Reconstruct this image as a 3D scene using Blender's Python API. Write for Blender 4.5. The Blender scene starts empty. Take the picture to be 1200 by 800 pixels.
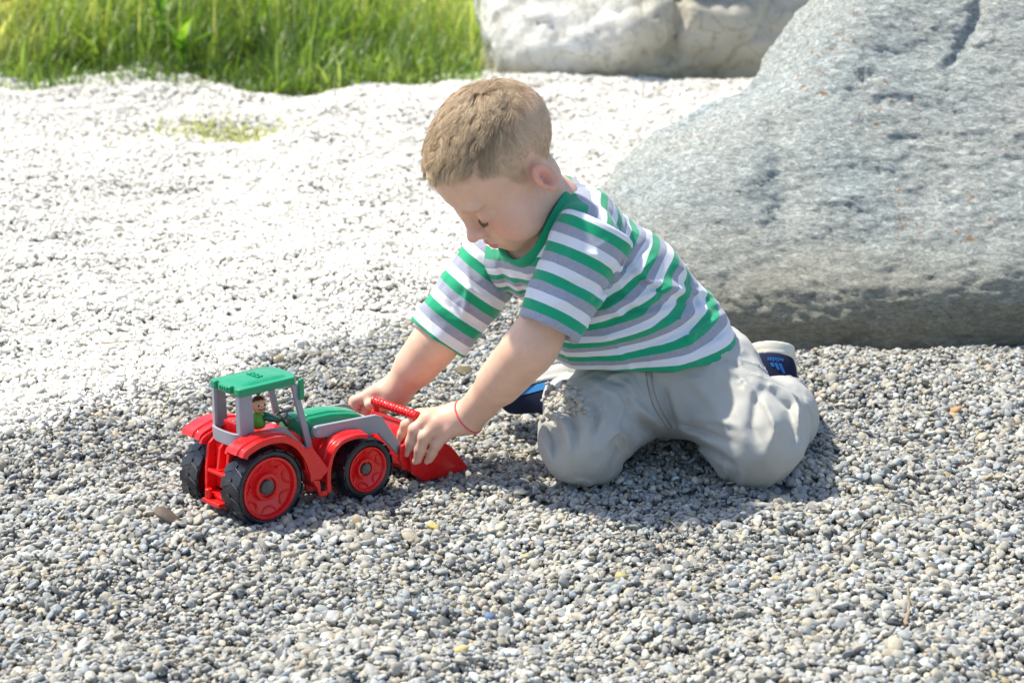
import bpy, bmesh, math, random
import numpy as np
from mathutils import Vector, Matrix, Euler

R = math.radians
sc = bpy.context.scene
C = sc.collection
rng = np.random.default_rng(7)
random.seed(7)

# ------------------------------------------------------------------ camera
CAM_H, PITCH, FPX = 0.82, R(15.5), 2500.0       # metres, radians, focal length in pixels of a 1200 px wide picture
cam = bpy.data.cameras.new('camera')
cam_ob = bpy.data.objects.new('camera', cam); C.objects.link(cam_ob)
cam_ob.location = (0, 0, CAM_H)
cam_ob.rotation_euler = (math.pi/2 - PITCH, 0, 0)
cam.sensor_width = 36.0
cam.lens = 36.0*FPX/1200.0
cam.clip_start = 0.05; cam.clip_end = 2000
cam.dof.use_dof = True
cam.dof.focus_distance = 2.42
cam.dof.aperture_fstop = 8.5
sc.camera = cam_ob

# ------------------------------------------------------------------ sky, sun, exposure
SUN_EL, SUN_AZ = R(61), R(158)      # azimuth measured from +X counter-clockwise: the sun stands behind and to the left
world = bpy.data.worlds.new('World'); sc.world = world
world.use_nodes = True
wn = world.node_tree; wn.nodes.clear()
w_out = wn.nodes.new('ShaderNodeOutputWorld'); w_bg = wn.nodes.new('ShaderNodeBackground')
w_sky = wn.nodes.new('ShaderNodeTexSky')
w_sky.sky_type = 'NISHITA'; w_sky.sun_disc = False
w_sky.sun_elevation = SUN_EL
w_sky.sun_rotation = math.pi/2 - SUN_AZ
w_sky.air_density = 1.0; w_sky.dust_density = 1.5; w_sky.ozone_density = 1.0
w_bg.inputs['Strength'].default_value = 0.15
wn.links.new(w_sky.outputs[0], w_bg.inputs['Color'])
wn.links.new(w_bg.outputs[0], w_out.inputs['Surface'])
sun = bpy.data.lights.new('sun', 'SUN'); sun.energy = 4.4; sun.angle = R(2.0); sun.color = (1.0, 0.93, 0.79)
sun_ob = bpy.data.objects.new('sun', sun); C.objects.link(sun_ob)
sd = Vector((math.cos(SUN_AZ)*math.cos(SUN_EL), math.sin(SUN_AZ)*math.cos(SUN_EL), math.sin(SUN_EL)))
sun_ob.rotation_euler = (-sd).to_track_quat('-Z', 'Y').to_euler()
sun_ob.location = sd*10
sc.view_settings.view_transform = 'Standard'; sc.view_settings.look = 'None'
sc.view_settings.gamma = 1.0; sc.view_settings.use_curve_mapping = False
sc.view_settings.exposure = 0.62
sc.render.engine = 'CYCLES'
sc.cycles.use_denoising = True
try: sc.cycles.denoiser = 'OPENIMAGEDENOISE'
except Exception: pass
sc.cycles.max_bounces = 6

# ------------------------------------------------------------------ helpers
def P(px, py, Y):
    """the point of the ray through photo pixel (px, py) whose distance along the ground is Y"""
    u = (px-600)/FPX; v = (400-py)/FPX
    s, c = math.sin(PITCH), math.cos(PITCH)
    d = np.array([u, c+v*s, -s+v*c])
    return np.array([0, 0, CAM_H]) + d*(Y/d[1])

def G(px, py, z=0.0):
    u = (px-600)/FPX; v = (400-py)/FPX
    s, c = math.sin(PITCH), math.cos(PITCH)
    d = np.array([u, c+v*s, -s+v*c])
    return np.array([0, 0, CAM_H]) + d*((z-CAM_H)/d[2])

def tag(o, label=None, cat=None, group=None, kind=None):
    if label: o['label'] = label
    if cat: o['category'] = cat
    if group: o['group'] = group
    if kind: o['kind'] = kind
    return o

def empty(name, loc=(0, 0, 0), rot=(0, 0, 0)):
    o = bpy.data.objects.new(name, None); C.objects.link(o)
    o.empty_display_size = 0.02
    o.location = loc; o.rotation_euler = rot
    return o

def link(name, me, m=None, parent=None):
    o = bpy.data.objects.new(name, me); C.objects.link(o)
    if m is not None:
        me.materials.clear()
        for q in (m if isinstance(m, (list, tuple)) else [m]): me.materials.append(q)
    if parent is not None: o.parent = parent
    return o

def mesh_np(name, V, F, attrs=None, smooth=True, cols=None):
    """V (n,3); F (m,3|4) int array, or list of such arrays"""
    if not isinstance(F, list): F = [F]
    me = bpy.data.meshes.new(name)
    V = np.asarray(V, dtype=np.float32)
    me.vertices.add(len(V)); me.vertices.foreach_set('co', V.ravel())
    loops = np.concatenate([f.ravel() for f in F]).astype(np.int32)
    sizes = np.concatenate([np.full(len(f), f.shape[1], dtype=np.int32) for f in F])
    starts = np.concatenate([[0], np.cumsum(sizes)[:-1]]).astype(np.int32)
    if len(sizes):
        me.loops.add(len(loops)); me.loops.foreach_set('vertex_index', loops)
        me.polygons.add(len(sizes)); me.polygons.foreach_set('loop_start', starts)
        me.update(calc_edges=True); me.validate()
    if smooth: me.polygons.foreach_set('use_smooth', np.ones(len(me.polygons), dtype=bool))
    for k, a in (attrs or {}).items():
        a = np.asarray(a, dtype=np.float32)
        if a.ndim == 1:
            t = me.attributes.new(k, 'FLOAT', 'POINT'); t.data.foreach_set('value', a)
        else:
            t = me.attributes.new(k, 'FLOAT_VECTOR', 'POINT'); t.data.foreach_set('vector', a.ravel())
    return me

# numpy value noise ------------------------------------------------
def _h(ix, iy, iz, seed):
    n = (ix.astype(np.uint32)*np.uint32(374761393) + iy.astype(np.uint32)*np.uint32(668265263)
         + iz.astype(np.uint32)*np.uint32(2147483647-58) + np.uint32(seed*974711+13))
    n = (n ^ (n >> np.uint32(13)))*np.uint32(1274126177)
    n = n ^ (n >> np.uint32(16))
    return (n & np.uint32(0xffffff)).astype(np.float64)/float(0xffffff)*2-1

def vn(p, seed=0):
    p = np.asarray(p, dtype=np.float64)
    i = np.floor(p).astype(np.int64); f = p-i; f = f*f*f*(f*(f*6-15)+10)
    x, y, z = i[..., 0], i[..., 1], i[..., 2]; fx, fy, fz = f[..., 0], f[..., 1], f[..., 2]
    r = 0
    for dx in (0, 1):
        wx = fx if dx else 1-fx
        for dy in (0, 1):
            wy = fy if dy else 1-fy
            for dz in (0, 1):
                wz = fz if dz else 1-fz
                r = r + _h(x+dx, y+dy, z+dz, seed)*wx*wy*wz
    return r

def fbm(p, oct=4, seed=0, gain=.5):
    r = 0; a = 1.0; q = np.asarray(p, dtype=np.float64)
    for o in range(oct):
        r = r + a*vn(q, seed+o*17); a *= gain; q = q*2.03+3.7
    return r

def sstep(a, b, x):
    t = np.clip((x-a)/(b-a), 0, 1); return t*t*(3-2*t)

# signed distance modelling -----------------------------------------
def smin(a, b, k):
    if k <= 0: return np.minimum(a, b)
    h = np.clip(.5+.5*(b-a)/k, 0, 1)
    return b*(1-h)+a*h-k*h*(1-h)
def smax(a, b, k): return -smin(-a, -b, k)

def s_cap(a, b, r1, r2=None):
    a = np.array(a, float); b = np.array(b, float); r2 = r1 if r2 is None else r2
    def f(p):
        ab = b-a; t = np.clip(((p-a)@ab)/(ab@ab), 0, 1)
        return np.linalg.norm(p-a-t[:, None]*ab, axis=1)-(r1+(r2-r1)*t)
    return f
def s_ell(c, r, rot=None):
    c = np.array(c, float); r = np.array(r, float); M = np.eye(3) if rot is None else np.array(rot)
    def f(p):
        q = (p-c)@M
        k0 = np.linalg.norm(q/r, axis=1); k1 = np.linalg.norm(q/(r*r), axis=1)+1e-9
        return k0*(k0-1)/k1
    return f
def s_box(c, h, rad=0.0, rot=None):
    c = np.array(c, float); h = np.array(h, float)-rad; M = np.eye(3) if rot is None else np.array(rot)
    def f(p):
        q = np.abs((p-c)@M)-h
        return np.linalg.norm(np.maximum(q, 0), axis=1)+np.minimum(q.max(axis=1), 0)-rad
    return f
def rot_to(zdir, xhint=(1, 0, 0)):
    """matrix whose columns are x, y, z axes with z along zdir"""
    z = np.array(zdir, float); z /= np.linalg.norm(z)
    x = np.array(xhint, float); x -= z*(x@z); x /= np.linalg.norm(x)
    return np.stack([x, np.cross(z, x), z], axis=1)

def sdf_mesh(fn, lo, hi, h, B=12, slack=1.35):
    """surface nets over sparse blocks; returns vertices and quads"""
    lo = np.array(lo, float); hi = np.array(hi, float)
    nb = np.ceil((hi-lo)/(h*B)).astype(int)
    gi = np.stack(np.meshgrid(*[np.arange(n) for n in nb], indexing='ij'), -1).reshape(-1, 3)
    cen = lo+(gi+.5)*h*B
    d = np.concatenate([fn(cen[i:i+60000]) for i in range(0, len(cen), 60000)])
    act = gi[np.abs(d) < h*B*.87*slack+h]
    loc = np.stack(np.meshgrid(*[np.arange(B+1)]*3, indexing='ij'), -1).reshape(-1, 3)
    N = nb*B+4
    ids_l, pos_l, e_l = [], [], []
    corners = np.array([[i, j, k] for i in (0, 1) for j in (0, 1) for k in (0, 1)])
    edges = [(a, b) for a in range(8) for b in range(a+1, 8) if np.abs(corners[a]-corners[b]).sum() == 1]
    CH = 24
    for s in range(0, len(act), CH):
        bl = act[s:s+CH]
        pts = (bl[:, None, :]*B+loc[None]).reshape(-1, 3)
        v = fn(lo+pts*h).reshape(len(bl), B+1, B+1, B+1)
        cs = [v[:, c[0]:c[0]+B, c[1]:c[1]+B, c[2]:c[2]+B] for c in corners]
        inn = [c < 0 for c in cs]
        cnt = sum(i.astype(int) for i in inn)
        m = (cnt > 0) & (cnt < 8)
        if not m.any(): continue
        bi, ci, cj, ck = np.nonzero(m)
        vals = np.stack([c[m] for c in cs], 1)
        acc = np.zeros((len(vals), 3)); n = np.zeros(len(vals))
        for a, b in edges:
            va, vb = vals[:, a], vals[:, b]
            x = (va < 0) != (vb < 0)
            t = np.where(x, va/np.where(x, va-vb, 1), 0)
            acc += np.where(x[:, None], corners[a]+t[:, None]*(corners[b]-corners[a]), 0); n += x
        cell = bl[bi]*B+np.stack([ci, cj, ck], 1)
        pos_l.append(lo+(cell+acc/n[:, None])*h)
        ids_l.append((cell[:, 0]*N[1]+cell[:, 1])*N[2]+cell[:, 2])
        s0 = vals[:, 0] < 0
        e_l.append(np.stack([s0, vals[:, 4] < 0, vals[:, 2] < 0, vals[:, 1] < 0], 1))
    ids = np.concatenate(ids_l); pos = np.concatenate(pos_l); e = np.concatenate(e_l)
    o = np.argsort(ids); ids = ids[o]; pos = pos[o]; e = e[o]
    step = [N[1]*N[2], N[2], 1]
    quads = []
    def find(q):
        j = np.searchsorted(ids, q); j = np.clip(j, 0, len(ids)-1)
        return np.where(ids[j] == q, j, -1)
    for ax in range(3):
        m = e[:, 0] != e[:, ax+1]
        b, c = step[(ax+1) % 3], step[(ax+2) % 3]
        base = ids[m]
        q = np.stack([find(base), find(base-b), find(base-b-c), find(base-c)], 1)
        inside = e[m, 0]
        q[~inside] = q[~inside][:, ::-1]
        quads.append(q[(q >= 0).all(1)])
    Q = np.concatenate(quads)
    return pos, Q

def smooth_np(V, Q, it=1, w=.5):
    for _ in range(it):
        acc = np.zeros_like(V); n = np.zeros(len(V))
        for k in range(4):
            a, b = Q[:, k], Q[:, (k+1) % 4]
            np.add.at(acc, a, V[b]); np.add.at(n, a, 1)
            np.add.at(acc, b, V[a]); np.add.at(n, b, 1)
        V = V*(1-w)+w*acc/np.maximum(n, 1)[:, None]
    return V

def vnormals(V, F):
    a, b, c = V[F[:, 0]], V[F[:, 1]], V[F[:, 2]]
    n = np.cross(b-a, c-a); N = np.zeros_like(V)
    for k in range(F.shape[1]): np.add.at(N, F[:, k], n)
    return N/(np.linalg.norm(N, axis=1)[:, None]+1e-12)

# materials -----------------------------------------------------------
def nm(name):
    m = bpy.data.materials.new(name); m.use_nodes = True
    nt = m.node_tree; b = nt.nodes['Principled BSDF']
    return m, nt, b
def nd(nt, t, **kw):
    n = nt.nodes.new(t)
    for k, v in kw.items(): setattr(n, k, v)
    return n
def noise(nt, scale, detail=4, vec=None, rough=.5, dist=0):
    n = nd(nt, 'ShaderNodeTexNoise'); n.inputs['Scale'].default_value = scale
    n.inputs['Detail'].default_value = detail; n.inputs['Roughness'].default_value = rough
    n.inputs['Distortion'].default_value = dist
    if vec is not None: nt.links.new(vec, n.inputs['Vector'])
    return n
def ramp(nt, src, stops, interp='LINEAR'):
    r = nd(nt, 'ShaderNodeValToRGB'); r.color_ramp.interpolation = interp
    el = r.color_ramp.elements
    while len(el) < len(stops): el.new(0.5)
    for e, (p, c) in zip(el, stops):
        e.position = p; e.color = (*c, 1) if len(c) == 3 else c
    nt.links.new(src, r.inputs['Fac'])
    return r
def mixc(nt, a, b, fac, blend='MIX'):
    m = nd(nt, 'ShaderNodeMix', data_type='RGBA', blend_type=blend)
    for s, x in ((m.inputs[0], fac), (m.inputs[6], a), (m.inputs[7], b)):
        if hasattr(x, 'is_output'): nt.links.new(x, s)
        elif isinstance(x, (int, float)): s.default_value = x
        else: s.default_value = (*x, 1)
    return m.outputs[2]
def bump(nt, b, h, strength=.3, dist=.001):
    n = nd(nt, 'ShaderNodeBump'); n.inputs['Strength'].default_value = strength
    n.inputs['Distance'].default_value = dist
    nt.links.new(h, n.inputs['Height']); nt.links.new(n.outputs[0], b.inputs['Normal'])
    return n
def objco(nt): return nd(nt, 'ShaderNodeTexCoord').outputs['Object']
def geopos(nt): return nd(nt, 'ShaderNodeNewGeometry').outputs['Position']
def attr(nt, name, typ='GEOMETRY'):
    a = nd(nt, 'ShaderNodeAttribute', attribute_type=typ); a.attribute_name = name; return a
def mathn(nt, op, a, b=0.0, clamp=False):
    m = nd(nt, 'ShaderNodeMath', operation=op); m.use_clamp = clamp
    for s, x in ((m.inputs[0], a), (m.inputs[1], b)):
        if hasattr(x, 'is_output'): nt.links.new(x, s)
        else: s.default_value = x
    return m.outputs[0]

def plastic(name, col, rough=.32, dust=.12):
    m, nt, b = nm(name)
    co = objco(nt)
    n = noise(nt, 60, 5, co); n2 = noise(nt, 900, 2, co)
    f = ramp(nt, n.outputs[0], [(.45, (0, 0, 0)), (.8, (1, 1, 1))])
    c = mixc(nt, col, (.42, .40, .36), mathn(nt, 'MULTIPLY', f.outputs[0], dust))
    nt.links.new(c, b.inputs['Base Color'])
    rr = mathn(nt, 'MULTIPLY_ADD', n.outputs[0], .3); nt.nodes[-1].inputs[2].default_value = rough-.12
    nt.links.new(rr, b.inputs['Roughness'])
    b.inputs['Specular IOR Level'].default_value = .5
    bump(nt, b, n2.outputs[0], .08, .0004)
    return m

# ------------------------------------------------------------------ terrain
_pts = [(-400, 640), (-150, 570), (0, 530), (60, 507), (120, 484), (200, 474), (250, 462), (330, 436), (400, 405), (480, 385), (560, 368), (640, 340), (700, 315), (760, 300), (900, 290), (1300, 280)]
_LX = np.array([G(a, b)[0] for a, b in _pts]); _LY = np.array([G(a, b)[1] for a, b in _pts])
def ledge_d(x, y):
    """metres past the ledge at the sun border (positive: on the side painted pale as sunlit)"""
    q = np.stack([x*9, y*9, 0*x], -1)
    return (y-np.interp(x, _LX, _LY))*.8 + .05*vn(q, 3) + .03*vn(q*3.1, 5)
def gb(x, y, px, py, sx, sy, a):
    g = G(px, py)
    return a*np.exp(-((x-g[0])/sx)**2-((y-g[1])/sy)**2)
def H(x, y):
    x = np.asarray(x, float); y = np.asarray(y, float)
    q = np.stack([x, y, 0*x], -1)
    L = ledge_d(x, y)
    near = sstep(7.0, 5.0, y)
    h = (.016*vn(q*3.3, 11)+.014*vn(q*8.3, 12)+.0060*vn(q*17, 13))*near
    flat = np.exp(-((x+.13)/.26)**2-((y-2.36)/.20)**2)
    h = h*(1-.82*flat)
    h = h+.016*sstep(-.06, .10, L)*near
    h = h+.008*vn(q*np.array([5, 13, 1]), 14)*sstep(0, .3, L)*near
    h = h+gb(x, y, 655, 470, .07, .05, .030)+gb(x, y, 560, 470, .06, .05, .010)
    h = h+gb(x, y, 650, 720, .07, .08, -.024)+gb(x, y, 90, 720, .25, .07, -.024)+gb(x, y, 90, 600, .16, .05, .010)
    h = h+gb(x, y, 330, 690, .2, .06, .012)+gb(x, y, 1060, 740, .09, .05, -.018)+gb(x, y, 850, 620, .18, .05, .006)
    h = h+gb(x, y, 600, 590, .07, .04, -.010)+gb(x, y, 960, 520, .05, .08, -.012)+gb(x, y, 990, 600, .09, .05, .008)
    h = h+gb(x, y, 1050, 425, .35, .05, .010)+gb(x, y, 505, 548, .07, .045, -.007)
    h = h+gb(x, y, 790, 530, .05, .04, .012)
    h = h+.12*sstep(5.3, 9, y)
    return h

# ------------------------------------------------------------------ ground sheet
def axis(lo, hi, step, far, g=1.25):
    a = list(np.arange(lo, hi, step)); s = step; x = a[-1]
    while x < far: s *= g; x += s; a.append(x)
    s = step; x = lo; pre = []
    while x > -far: s *= g; x -= s; pre.append(x)
    return np.array(pre[::-1]+a)
def build_ground():
    xs = axis(-1.6, 1.6, .012, 400); ys = axis(1.3, 6.2, .014, 400)
    X, Y = np.meshgrid(xs, ys, indexing='ij')
    Z = H(X, Y)-.006
    V = np.stack([X, Y, Z], -1).reshape(-1, 3)
    n0, n1 = len(xs), len(ys)
    i = (np.arange(n0-1)[:, None]*n1+np.arange(n1-1)[None]).ravel()
    F = np.stack([i, i+n1, i+n1+1, i+1], 1)
    me = mesh_np('ground', V, F)
    m, nt, b = nm('ground_gravel_and_soil')
    co = geopos(nt)
    v = nd(nt, 'ShaderNodeTexVoronoi'); v.inputs['Scale'].default_value = 110; nt.links.new(co, v.inputs['Vector'])
    stone = ramp(nt, v.outputs['Color'], [(0, (.16, .16, .155)), (.5, (.27, .265, .25)), (1, (.42, .41, .38))])
    n = noise(nt, 3, 6, co)
    soil = ramp(nt, n.outputs[0], [(.3, (.05, .07, .02)), (.7, (.10, .12, .04))])
    sep = nd(nt, 'ShaderNodeSeparateXYZ'); nt.links.new(co, sep.inputs[0])
    yy = mathn(nt, 'ADD', sep.outputs[1], mathn(nt, 'MULTIPLY', n.outputs[0], .5))
    fac = ramp(nt, mathn(nt, 'MULTIPLY', yy, .1), [(.565, (0, 0, 0)), (.59, (1, 1, 1))])
    nt.links.new(mixc(nt, stone.outputs[0], soil.outputs[0], fac.outputs[0]), b.inputs['Base Color'])
    b.inputs['Roughness'].default_value = .9
    bump(nt, b, v.outputs['Distance'], .8, .006)
    return tag(link('ground', me, m), kind='structure')
build_ground()

# ------------------------------------------------------------------ gravel: instanced little heaps of pebbles
def ico(sub):
    bm = bmesh.new(); bmesh.ops.create_icosphere(bm, subdivisions=sub, radius=1)
    V = np.array([v.co[:] for v in bm.verts]); F = np.array([[v.index for v in f.verts] for f in bm.faces]); bm.free()
    return V, F
ICO3 = ico(3); ICO2 = ico(2)
def pebble(r, size, base=ICO3, seed=0, angular=.0):
    """one water-worn pebble, size = mean diameter"""
    V, F = base
    a = r.uniform(.75, 1.35); f = r.uniform(.42, .82)
    p = V.copy()
    p = p*(1+.16*vn(p*1.3+seed*7.1, seed)+.05*vn(p*2.9+seed, seed+3))[:, None]
    for _ in range(3 if angular else 2):     # a few worn flat faces
        n = r.normal(size=3); n /= np.linalg.norm(n); lim = r.uniform(.62, .85)-angular*.15
        d = p@n; o = d > lim
        p[o] -= n*((d[o]-lim)*(.8+.2*(angular > 0)))[:, None]
    p = p*np.array([a, 1/a**.5, f])*size/2
    return p, F

def gravel_material():
    m, nt, b = nm('pebble_stone')
    rnd = attr(nt, 'tone'); ins = attr(nt, 'itone', 'INSTANCER'); sunlit_ = attr(nt, 'sunlit', 'INSTANCER'); dg = attr(nt, 'dusty')
    sunlit = mathn(nt, 'ADD', sunlit_.outputs['Fac'], dg.outputs['Fac'])  # painted sun brightness of the far zone, plus dust on spilled pebbles
    s = mathn(nt, 'FRACT', mathn(nt, 'ADD', rnd.outputs['Fac'], mathn(nt, 'MULTIPLY', ins.outputs['Fac'], 7.31)))
    s2 = mathn(nt, 'FRACT', mathn(nt, 'MULTIPLY', s, 13.7))
    base = ramp(nt, s, [(0, (.115, .115, .113)), (.08, (.19, .19, .19)), (.22, (.27, .27, .262)), (.38, (.37, .36, .34)), (.55, (.31, .315, .315)), (.70, (.42, .41, .375)),
                        (.83, (.36, .335, .285)), (.90, (.50, .49, .455)), (.965, (.66, .65, .61)), (.99, (.38, .30, .22)), (1, (.36, .32, .19))])
    hue = ramp(nt, s2, [(0, (.84, .95, 1.06)), (.3, (.93, .97, .98)), (.7, (1.0, .97, .88)), (1, (1.0, .93, .76))])
    c = mixc(nt, base.outputs[0], hue.outputs[0], 1.0, 'MULTIPLY')
    co = objco(nt)
    n = noise(nt, 420, 5, co, .65)
    n3 = noise(nt, 1500, 3, co, .6)
    speck = ramp(nt, n.outputs[0], [(.3, (.78, .78, .78)), (.6, (1.06, 1.06, 1.06))])
    c = mixc(nt, c, speck.outputs[0], .8, 'MULTIPLY')
    c = mixc(nt, c, (.88, .85, .77), mathn(nt, 'MULTIPLY', sunlit, .84))
    nt.links.new(c, b.inputs['Base Color'])
    b.inputs['Roughness'].default_value = .62
    b.inputs['Specular IOR Level'].default_value = .35
    bump(nt, b, n3.outputs[0], .25, .0006)
    return m
MAT_GRAVEL = gravel_material()

def build_gravel():
    r = np.random.default_rng(21)
    vc = bpy.data.collections.new('pebble_kinds')       # never linked to the scene; only feeds the instancer
    NK = 28
    for k in range(NK):
        Vs, Fs, T = [], [], []; off = 0
        for j in range(6):
            size = .0067*math.exp(r.normal()*.30)
            if r.random() < .05: size *= 1.5
            V, F = pebble(r, size, seed=k*10+j)
            e = Euler((r.normal()*.45, r.normal()*.45, r.uniform(0, 6.28))).to_matrix()
            a = j/6*6.28+r.uniform(-.5, .5); rad = .0075+r.normal()*.0017 if j else 0
            V = V@np.array(e).T+np.array([math.cos(a)*rad, math.sin(a)*rad, r.normal()*.0016])
            Vs.append(V); Fs.append(F+off); off += len(V); T.append(np.full(len(V), r.random()))
        me = mesh_np('pebbles', np.concatenate(Vs), np.concatenate(Fs), {'tone': np.concatenate(T)})
        me.materials.append(MAT_GRAVEL)
        o = bpy.data.objects.new('pebbles', me); vc.objects.link(o)
    # jittered grid over the view and a margin beside it
    st = .0106
    pts = []
    y = 1.45
    while y < 5.9:
        w = .27*y+.42
        xs = np.arange(-w, w, st)
        pts.append(np.stack([xs+r.uniform(-.5, .5, len(xs))*st, y+r.uniform(-.5, .5, len(xs))*st], 1))
        y += st*(1+.25*sstep(3.2, 5, y))
    p = np.concatenate(pts)
    # leave out what lies deep under the rocks, and thin out into the grass
    keep = ~((p[:, 0] > .42) & (p[:, 1] > 3.15) & (p[:, 1] < 3.5))
    edge = grass_edge(p[:, 0]); keep &= r.random(len(p)) > sstep(-.05, .25, p[:, 1]-edge)
    p = p[keep]
    z = H(p[:, 0], p[:, 1])
    e = .01
    gx = (H(p[:, 0]+e, p[:, 1])-H(p[:, 0]-e, p[:, 1]))/(2*e); gy = (H(p[:, 0], p[:, 1]+e)-H(p[:, 0], p[:, 1]-e))/(2*e)
    n = len(p)
    rot = np.zeros((n, 3))
    for i in range(n): pass
    # rotation: spin about z, then lean with the slope
    spin = r.uniform(0, 6.283, n); tx = gy+r.normal(size=n)*.10; ty = -gx+r.normal(size=n)*.10
    # Euler XYZ applied x, y, z: small leans are expressed in the spun frame
    rot[:, 0] = tx*np.cos(spin)+ty*np.sin(spin); rot[:, 1] = -tx*np.sin(spin)+ty*np.cos(spin); rot[:, 2] = spin
    q = np.stack([p[:, 0], p[:, 1], 0*z], -1)
    size = .92+.16*vn(q*6, 41)+r.normal(size=n)*.06
    size *= 1-.12*sstep(-.05, .15, ledge_d(p[:, 0], p[:, 1]))
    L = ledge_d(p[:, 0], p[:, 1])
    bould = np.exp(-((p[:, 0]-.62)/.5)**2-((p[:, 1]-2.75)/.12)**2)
    sunlit = sstep(-.035, .05, L+.02*r.normal(size=n))*.98+.03+.06*vn(q*4, 44)+.05*vn(q*15, 45)  # stronger sun beyond the ledge, painted as a paler stone colour
    sunlit = np.clip(sunlit, 0, 1)
    V = np.column_stack([p, z+r.normal(size=n)*.0020])
    me = mesh_np('gravel', V, np.zeros((0, 3), int), {'rot': rot, 'scl': size, 'itone': r.random(n), 'sunlit': sunlit})
    a = me.attributes.new('kid', 'INT', 'POINT'); a.data.foreach_set('value', r.integers(0, NK, n).astype(np.int32))
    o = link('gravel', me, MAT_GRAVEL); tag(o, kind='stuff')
    ng = bpy.data.node_groups.new('scatter_pebbles', 'GeometryNodeTree')
    ng.interface.new_socket('Geometry', in_out='INPUT', socket_type='NodeSocketGeometry')
    ng.interface.new_socket('Geometry', in_out='OUTPUT', socket_type='NodeSocketGeometry')
    gi = ng.nodes.new('NodeGroupInput'); go = ng.nodes.new('NodeGroupOutput')
    ip = ng.nodes.new('GeometryNodeInstanceOnPoints'); ci = ng.nodes.new('GeometryNodeCollectionInfo')
    ci.inputs['Collection'].default_value = vc; ci.inputs['Separate Children'].default_value = True; ci.inputs['Reset Children'].default_value = True
    def na(name, t):
        x = ng.nodes.new('GeometryNodeInputNamedAttribute'); x.data_type = t; x.inputs['Name'].default_value = name
        return [s for s in x.outputs if s.enabled and s.name == 'Attribute'][0]
    ng.links.new(gi.outputs[0], ip.inputs['Points']); ng.links.new(ci.outputs[0], ip.inputs['Instance'])
    ip.inputs['Pick Instance'].default_value = True
    ng.links.new(na('kid', 'INT'), ip.inputs['Instance Index'])
    er = ng.nodes.new('FunctionNodeEulerToRotation'); ng.links.new(na('rot', 'FLOAT_VECTOR'), er.inputs[0])
    ng.links.new(er.outputs[0], ip.inputs['Rotation']); ng.links.new(na('scl', 'FLOAT'), ip.inputs['Scale'])
    ng.links.new(ip.outputs[0], go.inputs[0])
    md = o.modifiers.new('scatter', 'NODES'); md.node_group = ng
    print('gravel clumps', n)
_gp = [(-500, 105), (0, 105), (60, 112), (120, 104), (190, 103), (280, 112), (340, 122), (410, 116), (470, 118), (545, 108), (700, 94), (1200, 90)]
_GX = np.array([G(a, b)[0] for a, b in _gp]); _GY = np.array([G(a, b)[1] for a, b in _gp])
def grass_edge(x): return np.interp(x, _GX, _GY)
build_gravel()

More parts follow.
